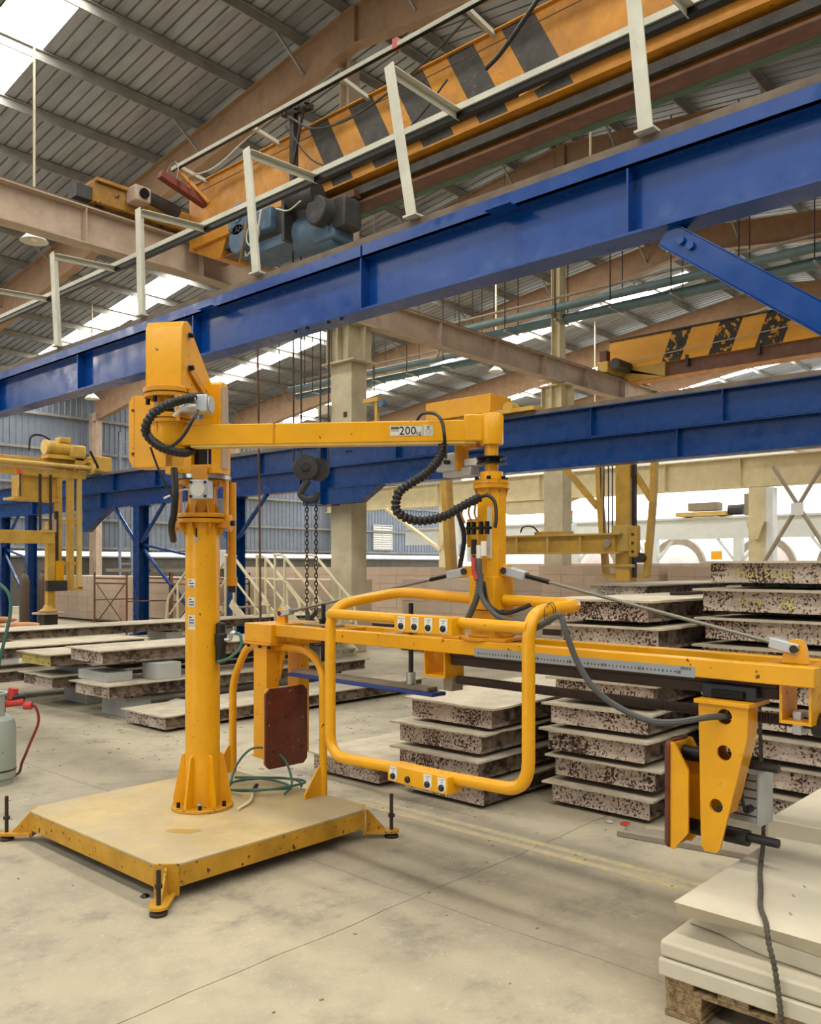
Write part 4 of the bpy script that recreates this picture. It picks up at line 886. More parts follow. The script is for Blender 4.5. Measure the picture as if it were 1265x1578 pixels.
# yellow chalk scrawl on the upper right moulds
sm = [o for o in bpy.data.objects if o.name.startswith('casting_mould') and 'topmost of the nine' in o.get('label', '')][0]
def scrawl(root, strokes, z0, nm='chalk_scrawl'):
    for st in strokes: 
        b = mb().tube(spline([(-.0025, .3-y, z0+z) for y, z in st], 3), .004, 5)
        O(nm, b, plain('yellow chalk', 'd8cf7a', .9) if 'chalk' not in M else M['chalk'], root)
M['chalk'] = plain('yellow chalk', 'd8cf7a', .9)
S1 = [[(-.16, .1), (-.165, .03), (-.15, .055), (-.13, .05), (-.125, .03)], [(-.1, .055), (-.1, .03), (-.08, .03), (-.075, .055), (-.072, .028)], [(-.05, .05), (-.052, .025), (-.03, .03)], [(.03, .075), (.0, .07), (.01, .055), (.03, .045), (.0, .025)], [(.05, .06), (.045, .03), (.07, .03), (.07, .055), (.072, .025)], [(.1, .09), (.1, .025)], [(.14, .055), (.12, .045), (.125, .02), (.145, .03), (.145, .06), (.148, .02)]]
scrawl(sm, S1, .01)
sm2 = [o for o in bpy.data.objects if o.name.startswith('casting_mould') and 'eighth from the floor of the nine' in o.get('label', '')][0]
scrawl(sm2, [[(-.1, .03), (-.07, .08), (-.05, .03)], [(-.02, .03), (.0, .07), (.02, .03), (.03, .07)], [(.14, .02), (.18, .09), (.2, .02)], [(.15, .05), (.22, .045)], [(.22, .08), (.2, .02), (.24, .03)]], .01)
# single mould left of the handle stack
mould(3, 4.47, 4.72, .0, .0, 'low dusty mould lying alone on the floor seen through the handle loop', 'moulds lying on the floor')
# row on the left
left = [(0, 4.56, 7.66, .0, 'dusty mould lying lowest at the front of the left row'),
        (1, 4.5, 8.62, .205, 'raised mould on a grey block, below the big dusty slab left of the mast'),
        (2, 4.46, 9.78, .205, 'dark rusty mould low in the middle of the left row'),
        (3, 4.52, 8.78, .55, 'big dusty mould on top of grey blocks, left of the mast'),
        (0, 4.42, 9.75, .455, 'mould with yellowish end, upper middle of the left row'),
        (1, 2.6, 10.75, .205, 'far-left lower mould running out of the picture'),
        (2, 2.5, 10.8, .46, 'far-left upper mould running out of the picture')]
M['yellow_end'] = paint('yellow washed cement skin', 'cdbb6a', .15, .9, .12, '6b4a2a', csc=20)
for k, x, y, z, lab in left:
    o = mould(k, x, y, z, .0 if k != 3 else -.02, lab, 'moulds of the left row')
    if 'yellowish' in lab:
        e = [c for c in o.children if c.name.startswith('end_plate')][0]; e.material_slots[0].link = 'OBJECT'; e.material_slots[0].material = M['yellow_end']
for x, y, z0, z1, l_, d, lab in ((4.75, 8.62, 0, .205, .5, .3, 'grey block under the raised mould left of the mast'), (7.5, 8.62, 0, .205, .5, .3, 'grey block under the rear of the raised mould'), (4.9, 9.78, 0, .205, .55, .3, 'grey block under the dark mould of the left row'), (7.4, 9.78, 0, .205, .55, .3, 'grey block at the back under the dark mould'),
                       (4.6, 8.8, .371, .47, .62, .3, 'flat grey block between the two moulds left of the mast'), (5.06, 8.42, .371, .55, .3, .3, 'upright grey block between the two moulds beside the mast'), (7.6, 8.75, .371, .55, .5, .2, 'grey block at the back between the two moulds'), (4.8, 9.78, .371, .455, .6, .15, 'thin grey block under the yellowish mould'), (7.3, 9.78, .371, .455, .6, .15, 'thin grey block at the back under the yellowish mould'),
                       (3.4, 10.75, 0, .205, .5, .25, 'grey block under the far-left moulds'), (5.6, 10.75, 0, .205, .5, .25, 'grey block at the back under the far-left moulds'), (3.3, 10.78, .371, .46, .5, .2, 'grey block between the far-left moulds'), (5.7, 10.78, .371, .46, .5, .2, 'grey block at the back between the far-left moulds')):
    spacer(x, y, z0, z1, l_=l_, d=d, label=lab, group='grey blocks in the left row')
O('stone_lump', mb().lathe([(.05, 0), (.13, .02), (.14, .08), (.09, .13), (.02, .15)], (5.3, 8.27, 0), n=9), 'grey_block', label='rough grey stone lump under the raised mould', cat='stone', smooth=0)
# long moulds behind the left row (along X)
lm = [(0, 4.7, 12.75, .52, 'long mould lying behind the left row, widest of them'), (1, 8.5, 12.75, .52, 'long mould in line behind, next to the concrete column')]
for k, x, y, z, lab in lm:
    mould(k, x, y, z, .0, lab, 'long moulds behind the left row')
for x, wh_ in ((5.1, 'front end of the left'), (7.8, 'rear end of the left'), (8.8, 'front end of the right'), (11.5, 'rear end of the right')): spacer(x, 12.75, 0, .52, l_=.6, d=.3, label='grey block under the %s long mould behind the left row' % wh_, group='blocks under the long moulds')
# far pile of moulds behind the middle stack
for k in range(8):
    mould(k % 4, 8.9, 3.2+.02*(k % 3), .0+k*.175, .0, 'dusty mould, %s in the far pile behind the middle stack' % (ordn[k] if k < 7 else 'topmost'), 'moulds of the far pile')
for k in range(8):
    mould((k+2) % 4, 8.7, 4.75+.03*(k % 2), .0+k*.175, .0, 'dusty mould, %s in the far pile seen beside the spindle' % (ordn[k] if k < 7 else 'topmost'), 'moulds of the spindle-side pile')
# bar left lying on the middle stack
O('iron_bar', mb().tube(spline([(5.9, 2.82, 1.4), (6.1, 2.75, 1.4), (6.5, 2.62, 1.41), (6.85, 2.55, 1.4)]), .013, 8), 'rust', label='bent iron bar lying on top of the middle mould stack', cat='bar')
# debris at the foot of the middle stack
for i, (x, y, r, mt, lab) in enumerate(((4.78, 2.42, .045, 'grey_block', 'broken grey stone flake in front of the middle stack'), (4.86, 2.62, .03, 'red', 'crumpled red scrap under the middle stack'), (4.84, 2.72, .025, 'grey_block', 'small pale chip beside the red scrap'), (4.9, 2.3, .05, 'tray', 'flat rubble piece near the clamp pad'), (2.241, 3.771, .022, 'black_metal', 'small dark scrap on the floor beside the front foot'), (4.8, 2.52, .06, 'tray', 'flat broken slab chip under the middle stack'), (4.95, 2.2, .07, 'grey_block', 'pale stone chunk behind the clamp pad'))):
    b = mb().lathe([(r*.9, 0), (r*1.1, r*.2), (r*.5, r*.6), (r*.1, r*.7)], (x, y, 0), n=7)
    O('rubble_piece', b, mt, label=lab, cat='debris', smooth=0)
sp = T('timber_strip', 'long flat grey strip on the floor beneath the right clamp leg', 'strip', (4.75, 1.9, 0))
O('strip', mb().prism([(4.62, 2.55), (4.8, 2.4), (4.92, 1.55), (4.76, 1.55)], (0, 0, .0), (1, 0, 0), (0, 1, 0), (0, 0, .035)), 'tray', sp, bev=.004)
# ================================================================== AERATED CONCRETE SLABS ON PALLETS (right foreground)
pal = T('wooden_pallet', 'worn wooden pallet under the pale slabs at lower right', 'pallet', (3.5, .7, 0))
PX, PY0, PY1 = 2.9, 1.41, .15
for y in (1.33, .78, .23):
    O('bottom_board', mb().box(PX, y-.06, 0, PX+1.1, y+.08, .022), 'wood', pal, bev=.002)
    for x in (PX, PX+.48, PX+.96): O('block', mb().box(x, y-.055, .022, x+.14, y+.075, .1), 'wood', pal, bev=.003)
for x in (PX, PX+.48, PX+.96): O('stringer_board', mb().box(x, PY1, .1, x+.14, PY1+1.258, .118), 'wood', pal, bev=.002)
for k in range(7):
    y = PY1+k*.192; O('deck_board', mb().box(PX-.005, y, .118, PX+1.1, y+.105, .14), 'wood', pal, bev=.002)
def slab(nm, poly, z0, z1, label, mat='aac', bev=.006):
    return O(nm, mb().prism(poly, (0, 0, z0), (1, 0, 0), (0, 1, 0), (0, 0, z1-z0)), mat, label=label, cat='slab', group='aerated concrete slabs', bev=bev)
slab('concrete_slab', [(2.89, 1.43), (2.885, -.2), (4.0, -.2), (4.0, 1.44)], .14, .2, 'bottom pale slab resting directly on the wooden pallet')
slab('concrete_slab', [(2.9, 1.43), (2.895, -.2), (4.0, -.2), (4.0, 1.44)], .202, .262, 'second pale slab up on the pallet, with rounded corner', bev=.012)
b = mb(); n_ = 9; vs = []
# third slab: broken front left corner leaning back, rough fracture
fr_ = [(2.97, .82), (2.99, .95), (3.0, 1.07), (3.03, 1.18), (3.08, 1.28), (3.1, 1.41)]
poly3 = [(2.915, -.2)]+[(2.92, .62)]+fr_+[(4.0, 1.41), (4.0, -.2)]
slab('concrete_slab', poly3, .264, .325, 'third pale slab on the pallet, its front corner broken off')
b = mb()
top = [(2.95, 1.4), (2.945, 1.15), (2.94, .9), (2.93, .55), (2.925, -.2), (4.0, -.2), (4.0, 1.395)]
bot = [(3.0, 1.4), (3.02, 1.15), (2.98, .9), (2.932, .55), (2.925, -.2), (4.0, -.2), (4.0, 1.395)]
b.v = [(x, y, .39) for x, y in top]+[(x+random.uniform(-.004, .004), y, .327) for x, y in bot]
n = len(top); b.f = [tuple(range(n)), tuple(range(2*n-1, n-1, -1))]+[(i, (i+1) % n, (i+1) % n+n, i+n) for i in range(n)]
tsl = O('concrete_slab', b, 'aac', label='topmost cream slab on the pallet with small dents, rope across it', cat='slab', group='aerated concrete slabs', bev=.004, smooth=25)
for x, y in ((3.42, 1.1), (3.3, 1.1), (3.12, 1.05)): O('dent_mark', mb().prism([(.014*math.cos(t), .005*math.sin(t)) for t in [math.pi*k/5 for k in range(10)]], (x, y, .3902), (.8, .6, 0), (-.6, .8, 0), (0, 0, .0006)), 'tray', tsl)
# second pile behind
pl2 = T('wooden_pallet', 'wooden pallet under the slab pile beside the right mould stack', 'pallet', (4.5, .8, 0))
for y in (1.3, .8, .3): O('runner', mb().box(4.06, y-.07, 0, 5.1, y+.07, .12), 'wood', pl2)
for k in range(6): O('deck_board', mb().box(4.06, .05+k*.25, .12, 5.1, .2+k*.25, .14), 'wood', pl2)
for k, (x, y, z0, z1, lab) in enumerate(((4.02, 1.5, .14, .24, 'lowest slab of the farther pale pile beside the clamp leg'), (4.04, 1.47, .242, .34, 'middle slab of the farther pale pile, corner chipped'), (3.98, 1.44, .342, .46, 'topmost slab of the farther pale pile beside the clamp leg'))):
    slab('concrete_slab', [(x, y-.1), (x-.01, -.3), (5.1, -.3), (5.1, y), (x+.12, y)] if k == 1 else [(x, y), (x-.01, -.3), (5.1, -.3), (5.1, y)], z0, z1, lab)
# rope hanging from the gripper over the slabs
rp = T('hanging_rope', 'twisted grey rope hanging from the gripper beam down across the slabs', 'rope', (3.3, 1.0, 0))
pts_ = [(3.79, 1.4, 1.14), (3.789, 1.405, 1.03), (3.795, 1.399, .736), (3.8, 1.392, .5), (3.72, 1.365, .415), (3.55, 1.31, .4), (3.415, 1.264, .4), (3.25, 1.2, .4), (3.09, 1.142, .4), (2.98, 1.085, .4), (2.925, 1.06, .395), (2.9, 1.045, .36), (2.88, 1.02, .3), (2.868, 1.0, .2), (2.865, .99, .1), (2.86, .985, .02), (2.8, .97, .01)]
sp_ = spline(pts_, 8)
O('cord', mb().tube(*rings(sp_, .0085, .0014, 110), 8), 'rope', rp)
# ================================================================== OVERHEAD CRANES
def stripe_girder(root, x, ya, yb, z0, z1, edges, lean, m1, m2, wd=.5):
    """box girder along Y whose front face is built of slanted painted panels (edges = Y positions of stripe borders)"""
    O('box_core', mb().box(x+.006, yb, z0, x+wd, ya, z1), m1, root)
    es = [yb]+list(edges)+[ya]
    for i in range(len(es)-1):
        l0 = 0 if i == 0 else lean; l1 = 0 if i == len(es)-2 else lean
        O('stripe_panel', mb().prism([(es[i]-l0/2, z0), (es[i]+l0/2, z1), (es[i+1]+l1/2, z1), (es[i+1]-l1/2, z0)], (x, 0, 0), (0, 1, 0), (0, 0, 1), (.006, 0, 0)), (m1, m2)[i % 2], root)
c1 = T('overhead_crane', 'big orange overhead crane with black warning stripes under the roof', 'crane', (7.5, 4, 6.1))
stripe_girder(c1, 7.5, 11.35, -4, 6.38, 7.34, [y-.25 for y in (5.094, 5.517, 5.894, 6.274, 6.635, 7.089, 7.458, 7.87, 8.254, 8.618)], .5, 'crane_orange', 'crane_black')
O('top_angle', mb().box(7.46, -4, 7.32, 7.6, 11.3, 7.335), 'crane_orange', c1); O('top_line', mb().box(7.495, -4, 7.2, 7.5, 11.3, 7.21), 'brown_flange', c1)
O('lower_flange', mb().box(7.44, -4, 6.36, 8.06, 11.2, 6.38), 'crane_orange', c1)
O('hoist_track', mb().box(7.66, -4, 6.14, 7.7, 10.9, 6.36), 'crane_orange', c1); O('hoist_track_flange', mb().box(7.56, -4, 6.11, 7.8, 10.9, 6.14), 'brown_flange', c1)
O('power_strip', mb().box(7.84, -4, 6.13, 7.96, 10.5, 6.2), 'green', c1); O('gap_shade_strip', mb().box(7.52, -4, 6.2, 7.6, 10.9, 6.3), 'crane_black', c1); O('gap_shade_strip', mb().box(7.4, -4, 6.52, 7.5, 8.6, 6.56), 'crane_black', c1)  # black strips paint the shade of the gap under the girder
O('end_plate', mb().prism([(11.35, 6.38), (10.7, 6.1), (10.55, 6.1), (10.4, 6.38)], (7.5, 0, 0), (0, 1, 0), (0, 0, 1), (.5, 0, 0)), 'crane_orange', c1)
ec = O('end_carriage', mb().box(5.95, 11.35, 6.66, 9.3, 11.65, 6.95), 'grimy_yellow', c1, bev=.02)
O('carriage_cover', mb().box(5.98, 11.3, 6.95, 6.5, 11.66, 7.0), 'grimy_yellow', ec)
for x in (6.1, 9.1): O('wheel', mb().cyl((x, 11.42, 6.78), (x, 11.58, 6.78), .14, 20), 'motor_dark', ec)
O('buffer', mb().box(5.72, 11.38, 6.68, 5.95, 11.62, 6.86), 'motor_dark', ec)
dm = O('drive_motor', mb().cyl((6.62, 11.2, 6.92), (7.2, 11.2, 6.84), .09, 14), 'motor_dark', ec); O('gear_case', mb().box(6.45, 11.1, 6.78, 6.7, 11.36, 7.0), 'beige', ec, bev=.02); O('shaft_eye', mb().cyl((6.58, 11.1, 6.89), (6.58, 11.06, 6.89), .07, 14), 'black_metal', ec)
O('buffer_beam', mb().bar((6.75, 10.95, 7.18), (7.52, 10.95, 6.98), .12, .1), paint('red oxide', '7a3a30', .1, .7), c1)
for y in (10.9, 9.2, 7.5, 5.6, 3.8, 2.0): O('bar_bracket', mb().bar((7.05, y, 7.36), (7.52, y, 7.3), .05, .05), 'galv', c1)
O('cable_bar', mb().box(6.99, -4, 7.34, 7.04, 11.05, 7.39), 'galv', c1); O('cable_groove', mb().box(6.995, -4, 7.33, 7.035, 11.05, 7.34), 'black_metal', c1)
O('strut', mb().bar((7.02, 10.95, 7.35), (7.5, 10.85, 6.98), .05, .05), 'crane_orange', c1)
O('pink_ribbon', mb().box(6.985, 6.55, 7.33, 7.05, 6.62, 7.44), 'pink', c1)
O('wire_coil', mb().tube([(6.98, 11.0+.15*math.cos(t), 7.3+.14*math.sin(t)) for t in [k*.35 for k in range(40)]], .01, 5), 'galv', c1)
O('festoon_cable', mb().tube(spline([(7.2, 11.0, 7.3), (7.15, 10.2, 7.18), (7.1, 9.4, 7.3), (7.1, 8.6, 7.42)]), .012, 6), 'galv', c1)
O('festoon_cable', mb().tube(spline([(7.1, 8.55, 7.3), (7.08, 8.0, 6.95), (7.05, 7.2, 6.85), (7.0, 6.2, 7.0), (6.95, 5.5, 7.2)]), .013, 6), 'motor_dark', c1)
O('festoon_cable', mb().tube(spline([(7.1, 8.6, 7.2), (7.2, 8.1, 6.6), (7.3, 7.3, 6.4), (7.25, 6.5, 6.6), (7.2, 6.0, 6.85)]), .011, 6), 'motor_dark', c1)
O('thick_cable', mb().tube(spline([(6.9, 5.25, 6.55), (6.85, 5.0, 6.62), (6.8, 4.5, 6.95), (6.8, 4.1, 7.3), (6.8, 3.6, 7.9)]), .022, 8), 'black', c1)
O('thick_cable', mb().tube(spline([(6.9, 4.0, 7.5), (6.9, 3.4, 7.0), (6.9, 2.9, 6.95), (6.95, 2.3, 7.3)]), .015, 8), 'black', c1)
O('yellow_clip', mb().bar((7.2, 5.05, 6.32), (7.2, 4.55, 6.4), .05, .03), 'crane_orange', c1)
# hoist trolley
ht = T('hoist_trolley', 'dirty blue hoist with motors hanging under the big striped crane', 'hoist', (7.4, 8.7, 5.5))
cv = mb().cyl((6.93, 9.38, 6.17), (7.4, 9.38, 6.17), .22, 20); cv.cyl((6.93, 9.38, 5.92), (7.4, 9.38, 5.92), .2, 20); cv.box(6.94, 9.19, 5.92, 7.39, 9.57, 6.17)
dr = O('drum_end', cv, 'motor_blue', ht, bev=.02)
O('logo_disc', mb().cyl((6.93, 9.38, 6.22), (6.915, 9.38, 6.22), .1, 20), 'motor_blue', dr)
O('drum', mb().cyl((7.22, 9.2, 6.05), (7.3, 8.55, 6.02), .24, 20), 'motor_dark', ht)
O('drum_frame', mb().box(7.1, 8.55, 5.72, 7.6, 9.5, 5.85), 'motor_blue', ht); O('drum_plate', mb().box(7.0, 8.5, 5.7, 7.55, 8.56, 6.28), 'motor_dark', ht)
O('junction_box', mb().box(6.95, 8.72, 5.9, 7.15, 9.05, 6.18), 'motor_blue', ht, bev=.02)
O('lower_motor', mb().cyl((7.35, 8.55, 5.82), (7.4, 7.9, 5.8), .24, 20), 'motor_blue', ht); O('lower_case', mb().box(7.2, 7.8, 5.62, 7.55, 8.2, 5.9), 'motor_blue', ht, bev=.03)
tm = O('travel_motor', mb().cyl((7.05, 8.42, 6.2), (7.1, 7.98, 6.15), .14, 16), 'motor_dark', ht); O('motor_cap', mb().lathe([(.1, 0), (.14, .05)], (7.045, 8.47, 6.205), (.1, -1, 0), 16), 'motor_dark', tm)
O('gear_case', mb().cyl((7.02, 7.95, 5.93), (7.3, 7.95, 5.93), .18, 14), 'motor_dark', ht, bev=.02); O('rear_case', mb().box(7.2, 7.62, 5.72, 7.5, 7.85, 6.08), 'motor_dark', ht, bev=.02)
for y in (9.1, 8.5): O('hanger_plate', mb().box(7.5, y-.06, 5.9, 7.85, y+.06, 6.3), 'brown_flange', ht)
O('trolley_bar', mb().bar((7.5, 7.7, 6.2), (7.5, 9.5, 6.2), .12, .08), 'brown_flange', ht)
O('control_cable', mb().tube(spline([(7.0, 8.9, 6.35), (6.9, 8.85, 6.1), (6.9, 8.95, 5.75), (6.95, 9.2, 5.65), (7.0, 9.3, 5.75)]), .012, 6), 'galv', ht)
O('control_cable', mb().tube(spline([(7.0, 9.25, 6.3), (6.92, 9.2, 5.95), (6.95, 9.35, 5.6)]), .016, 6), plain('ochre cable', '8a6a34', .6), ht)
O('control_cable', mb().tube([(6.93, 9.05+.13*math.cos(t), 5.88+.14*math.sin(t)) for t in [k*.3 for k in range(22)]], .012, 6), 'galv', ht)
O('control_cable', mb().tube(spline([(6.95, 8.6, 6.1), (6.9, 8.3, 5.98), (6.93, 8.1, 6.05)]), .01, 6), 'galv', ht)
text('maker_mark', 'STAHL', .13, (6.925, 9.38, 6.03), (0, -1, 0), (0, 0, 1), dr, 'crane_black'); text('maker_logo', 'S', .16, (6.91, 9.38, 6.22), (0, -1, 0), (0, 0, 1), dr, 'crane_black')
# cable mast on the crane
mt = T('cable_mast', 'dark cable bracket mast standing at the hoist in front of the striped crane', 'post', (7.2, 8.55, 6.3))
O('mast', mb().box(7.17, 8.52, 6.3, 7.25, 8.6, 7.4), 'rust', mt); O('head', mb().bar((7.2, 8.75, 7.42), (7.2, 8.2, 7.34), .06, .06), 'rust', mt)
for y in (8.7, 8.45, 8.25): O('insulator', mb().cyl((7.15, y, 7.38), (7.15, y, 7.5), .035, 8), 'motor_dark', mt)
O('chain', mb().bar((7.15, 8.3, 7.35), (7.15, 8.5, 6.7), .03, .03), 'rust', mt)
# hook block with ropes and chain
hk = T('hook_block', 'dark hook block with hanging chain below the hoist, left of the concrete column', 'hook', (7.5, 8.6, .95))
HY = 8.62
CA = V((-.66, -.75, 0)); CR = V((.672, -.74, 0)); hc = V((7.5, HY, 2.88))
O('sheave', mb().lathe([(.03, -.06), (.15, -.055), (.168, -.03), (.168, .03), (.15, .05), (.06, .055), (.05, .075)], hc-CR*.03, CA, 28), 'motor_dark', hk)
O('sheave', mb().lathe([(.03, -.06), (.15, -.05), (.155, .03), (.03, .05)], hc+CR*.13-CA*.1+V((0, 0, -.01)), CA, 28), 'motor_dark', hk)
O('sheave_cap', mb().cyl(hc-CR*.03+CA*.07, hc-CR*.03+CA*.1, .04, 12), 'rust', hk); O('axle', mb().cyl(hc-CR*.03, hc+CR*.13-CA*.1, .05, 12), 'rust', hk)
O('hook', mb().tube(spline([(7.5, HY, 2.72), (7.46, HY+.05, 2.62), (7.45, HY+.09, 2.53), (7.5, HY+.02, 2.46), (7.55, HY-.08, 2.48), (7.57, HY-.1, 2.56)]), [.05, .05, .05, .05, .05, .05]+[.045]*25, 10), 'motor_dark', hk)
for dx, dy in ((-.1, .17), (-.05, .08), (.12, -.1), (.17, -.2)): O('wire_rope', mb().cyl((7.5+dx, HY+dy, 2.9), (7.5+dx*1.0, HY+dy*1.1, 5.75), .012, 6), 'motor_dark', hk)
def link(c, ax):
    u = V((.74, -.67, 0)) if ax else V((.67, .74, 0)); return [V(c)+u*.018*math.cos(t)+V((0, 0, .036))*math.sin(t) for t in [math.pi*k/5 for k in range(10)]]
for dx, dy in ((.03, .06), (.05, -.1)):
    k = 0; z = 2.5
    while z > .98:
        O('chain_link', mb().tube(link((7.5+dx, HY+dy, z), k % 2), .0085, 5, closed=True), 'rust', hk); z -= .054; k += 1
O('chain_bundle', mb().tube(spline([(7.53, HY+.06, 1.0), (7.52, HY, .9), (7.55, HY-.1, 1.0)]), .03, 8), 'rust', hk)
O('sling', mb().box(7.48, HY-.05, .62, 7.54, HY+.04, .95), 'motor_dark', hk)
O('pendant_cord', mb().tube([(7.5, 9.62, .8), (7.5, 9.64, 2.4), (7.5, 9.68, 4.4), (7.5, 9.7, 6.1)], .016, 6), 'rust_pipe', label='thin rust-coloured cord hanging straight down right of the mast', cat='cord')
# second striped crane further back
c2 = T('overhead_crane', 'farther yellow crane with chipped black stripes at upper right', 'crane', (21, 4, 6.5))
stripe_girder(c2, 21, 11.8, -3, 6.86, 7.63, [2.2, 2.8, 3.7, 4.3, 5.2, 5.85, 7.1, 7.75, 8.33, 8.9, 9.63, 10.15], -.3, 'crane_yellow2', 'crane_black2')
O('lower_girder', mb().box(21.1, -3, 6.5, 21.4, 11.2, 6.86), 'brown_flange', c2); O('lower_flange', mb().box(21.02, -3, 6.48, 21.48, 11.3, 6.5), 'crane_orange', c2)
O('end_cheek', mb().prism([(11.8, 6.86), (11.8, 7.0), (11.2, 6.5), (10.2, 6.5), (10.2, 6.86)], (20.99, 0, 0), (0, 1, 0), (0, 0, 1), (.5, 0, 0)), 'yellow_far', c2)
O('end_carriage', mb().box(20.2, 11.4, 6.66, 22.6, 11.72, 6.95), 'yellow_far', c2, bev=.02)
O('drive_motor', mb().cyl((20.2, 11.2, 6.85), (20.9, 11.2, 6.85), .14, 14), 'motor_dark', c2); O('buffer', mb().box(20.3, 11.5, 6.95, 20.5, 11.7, 7.25), 'brown_flange', c2)
O('top_rail', mb().box(20.96, -3, 7.63, 21.2, 11.8, 7.67), 'motor_dark', c2)
for y in (3, 5.6, 7.8, 9.6): O('bracket', mb().box(20.97, y-.04, 6.68, 21.1, y+.04, 6.95), 'motor_dark', c2)
O('stay_wire', mb().cyl((20.9, 14, 6.9), (20.9, 2, 7.4), .012, 6), 'galv', c2)
# ---- yellow bridge lifter on the left (spans the two blue girders)
def lifter_left():
    r = T('bridge_lifter', 'yellow bridge lifter with motor and hanging mast at far left', 'machine', (8.5, 20.4, .5))
    y = 20.4
    O('bridge_beam', mb().box(4.75, y-.12, 3.95, 11.0, y+.12, 4.16), 'yellow_far', r, bev=.01); O('lower_beam', mb().box(4.75, y-.2, 3.72, 10.4, y-.12, 3.9), 'yellow_far', r)
    O('drive_shaft', mb().cyl((4.75, y-.28, 4.0), (10.75, y-.28, 4.0), .05, 12), 'cream_yellow', r); O('shaft_disc', mb().cyl((10.5, y-.28, 4.0), (10.55, y-.28, 4.0), .14, 20), 'cream_yellow', r)
    O('end_truck', mb().box(10.55, y-.35, 3.93, 11.0, y+.35, 4.3), 'yellow_far', r, bev=.02); O('end_truck', mb().box(4.5, y-.6, 4.12, 4.95, y+.6, 4.4), 'yellow_far', r)
    m_ = O('gear_motor', mb().cyl((9.45, y-.15, 4.42), (9.95, y-.15, 4.42), .17, 20), 'yellow_far', r); O('motor_fan', mb().cyl((9.38, y-.15, 4.42), (9.45, y-.15, 4.42), .18, 20), 'cream_yellow', m_); O('terminal_box', mb().box(9.7, y-.3, 4.55, 9.98, y-.02, 4.68), 'yellow_far', m_, bev=.02); O('gear_case', mb().box(9.95, y-.35, 4.2, 10.35, y+.05, 4.52), 'yellow_far', m_, bev=.05); O('motor_foot', mb().box(9.4, y-.3, 4.16, 10.3, y+.05, 4.25), 'yellow_far', m_)
    O('motor_lead', mb().tube(spline([(9.0, y-.2, 4.3), (9.05, y-.2, 4.62), (9.3, y-.2, 4.68), (9.5, y-.2, 4.6)]), .025, 6), 'black', r)
    O('gusset', mb().prism([(10.05, 3.9), (10.55, 4.25), (10.1, 4.25)], (0, y-.3, 0), (1, 0, 0), (0, 0, 1), (0, .03, 0)), 'yellow_far', r)
    O('drive_belt', mb().bar((10.4, y-.4, 4.4), (10.62, y-.4, 4.0), .05, .04), 'black', r)
    O('control_cabinet', mb().box(8.85, y-.1, 3.2, 9.7, y+.4, 3.72), 'yellow_far', r, bev=.01); O('cabinet_shelf', mb().box(8.65, y-.2, 3.14, 9.75, y+.4, 3.2), 'yellow_far', r); O('cabinet_stay', mb().bar((8.85, y-.13, 3.72), (8.75, y-.13, 3.2), .05, .04), 'cream_yellow', r)
    for x in (9.75, 10.05): O('mast_rail', mb().box(x-.06, y-.18, 1.05, x+.06, y-.0, 3.95), 'yellow_far', r)
    O('mast_tube', mb().box(10.2, y-.2, 1.05, 10.3, y-.1, 3.95), 'cream_yellow', r)
    for z in (2.62, 1.62): O('mast_tie', mb().box(9.7, y-.16, z, 10.3, y-.06, z+.08), 'yellow_far', r)
    O('mast_base', mb().box(9.7, y-.2, 1.0, 10.32, y+.05, 1.08), 'yellow_far', r)
    O('lift_post', mb().box(9.4, y-.3, .58, 9.58, y-.14, 2.65), 'yellow_far', r); O('post_cap', mb().prism([(9.35, 2.4), (9.6, 2.4), (9.6, 2.7), (9.5, 2.7)], (0, y-.32, 0), (1, 0, 0), (0, 0, 1), (0, .02, 0)), 'beige', r)
    O('cross_arm', mb().box(6.5, y-.42, 2.12, 9.5, y-.3, 2.42), 'yellow_far', r, bev=.01); O('cross_arm_lip', mb().box(9.2, y-.45, 2.38, 9.5, y-.28, 2.44), 'yellow_far', r)
    O('slide_plate', mb().box(9.6, y-.3, 1.15, 9.8, y-.2, 1.72), 'yellow', r); O('slide_block', mb().box(9.38, y-.34, 1.0, 9.86, y-.2, 1.25), 'motor_dark', r); O('dark_rail', mb().box(9.6, y-.26, 1.6, 9.68, y-.2, 2.9), 'rust', r)
    O('foot_cone', mb().lathe([(.2, .5), (.22, .53), (.12, .6), (.09, .68)], (9.45, y-.22, 0), n=12), 'yellow_far', r); O('foot_disc', mb().cyl((9.45, y-.22, .46), (9.45, y-.22, .5), .36, 20), 'beige', r)
    O('support_shoe', mb().box(9.3, y-.35, 0, 9.62, y-.08, .46), 'motor_dark', r)
    for x in (9.2, 9.45): O('lift_chain', mb().box(x-.025, y-.36, 2.42, x+.025, y-.31, 3.75), 'rust', r)
    O('red_lamp', mb().cyl((8.75, y-.3, 3.72), (8.75, y-.3, 3.82), .05, 12), 'lamp_red', r); O('lamp_pole', mb().cyl((8.75, y-.3, 3.2), (8.75, y-.3, 3.72), .02, 8), 'motor_dark', r)
lifter_left()
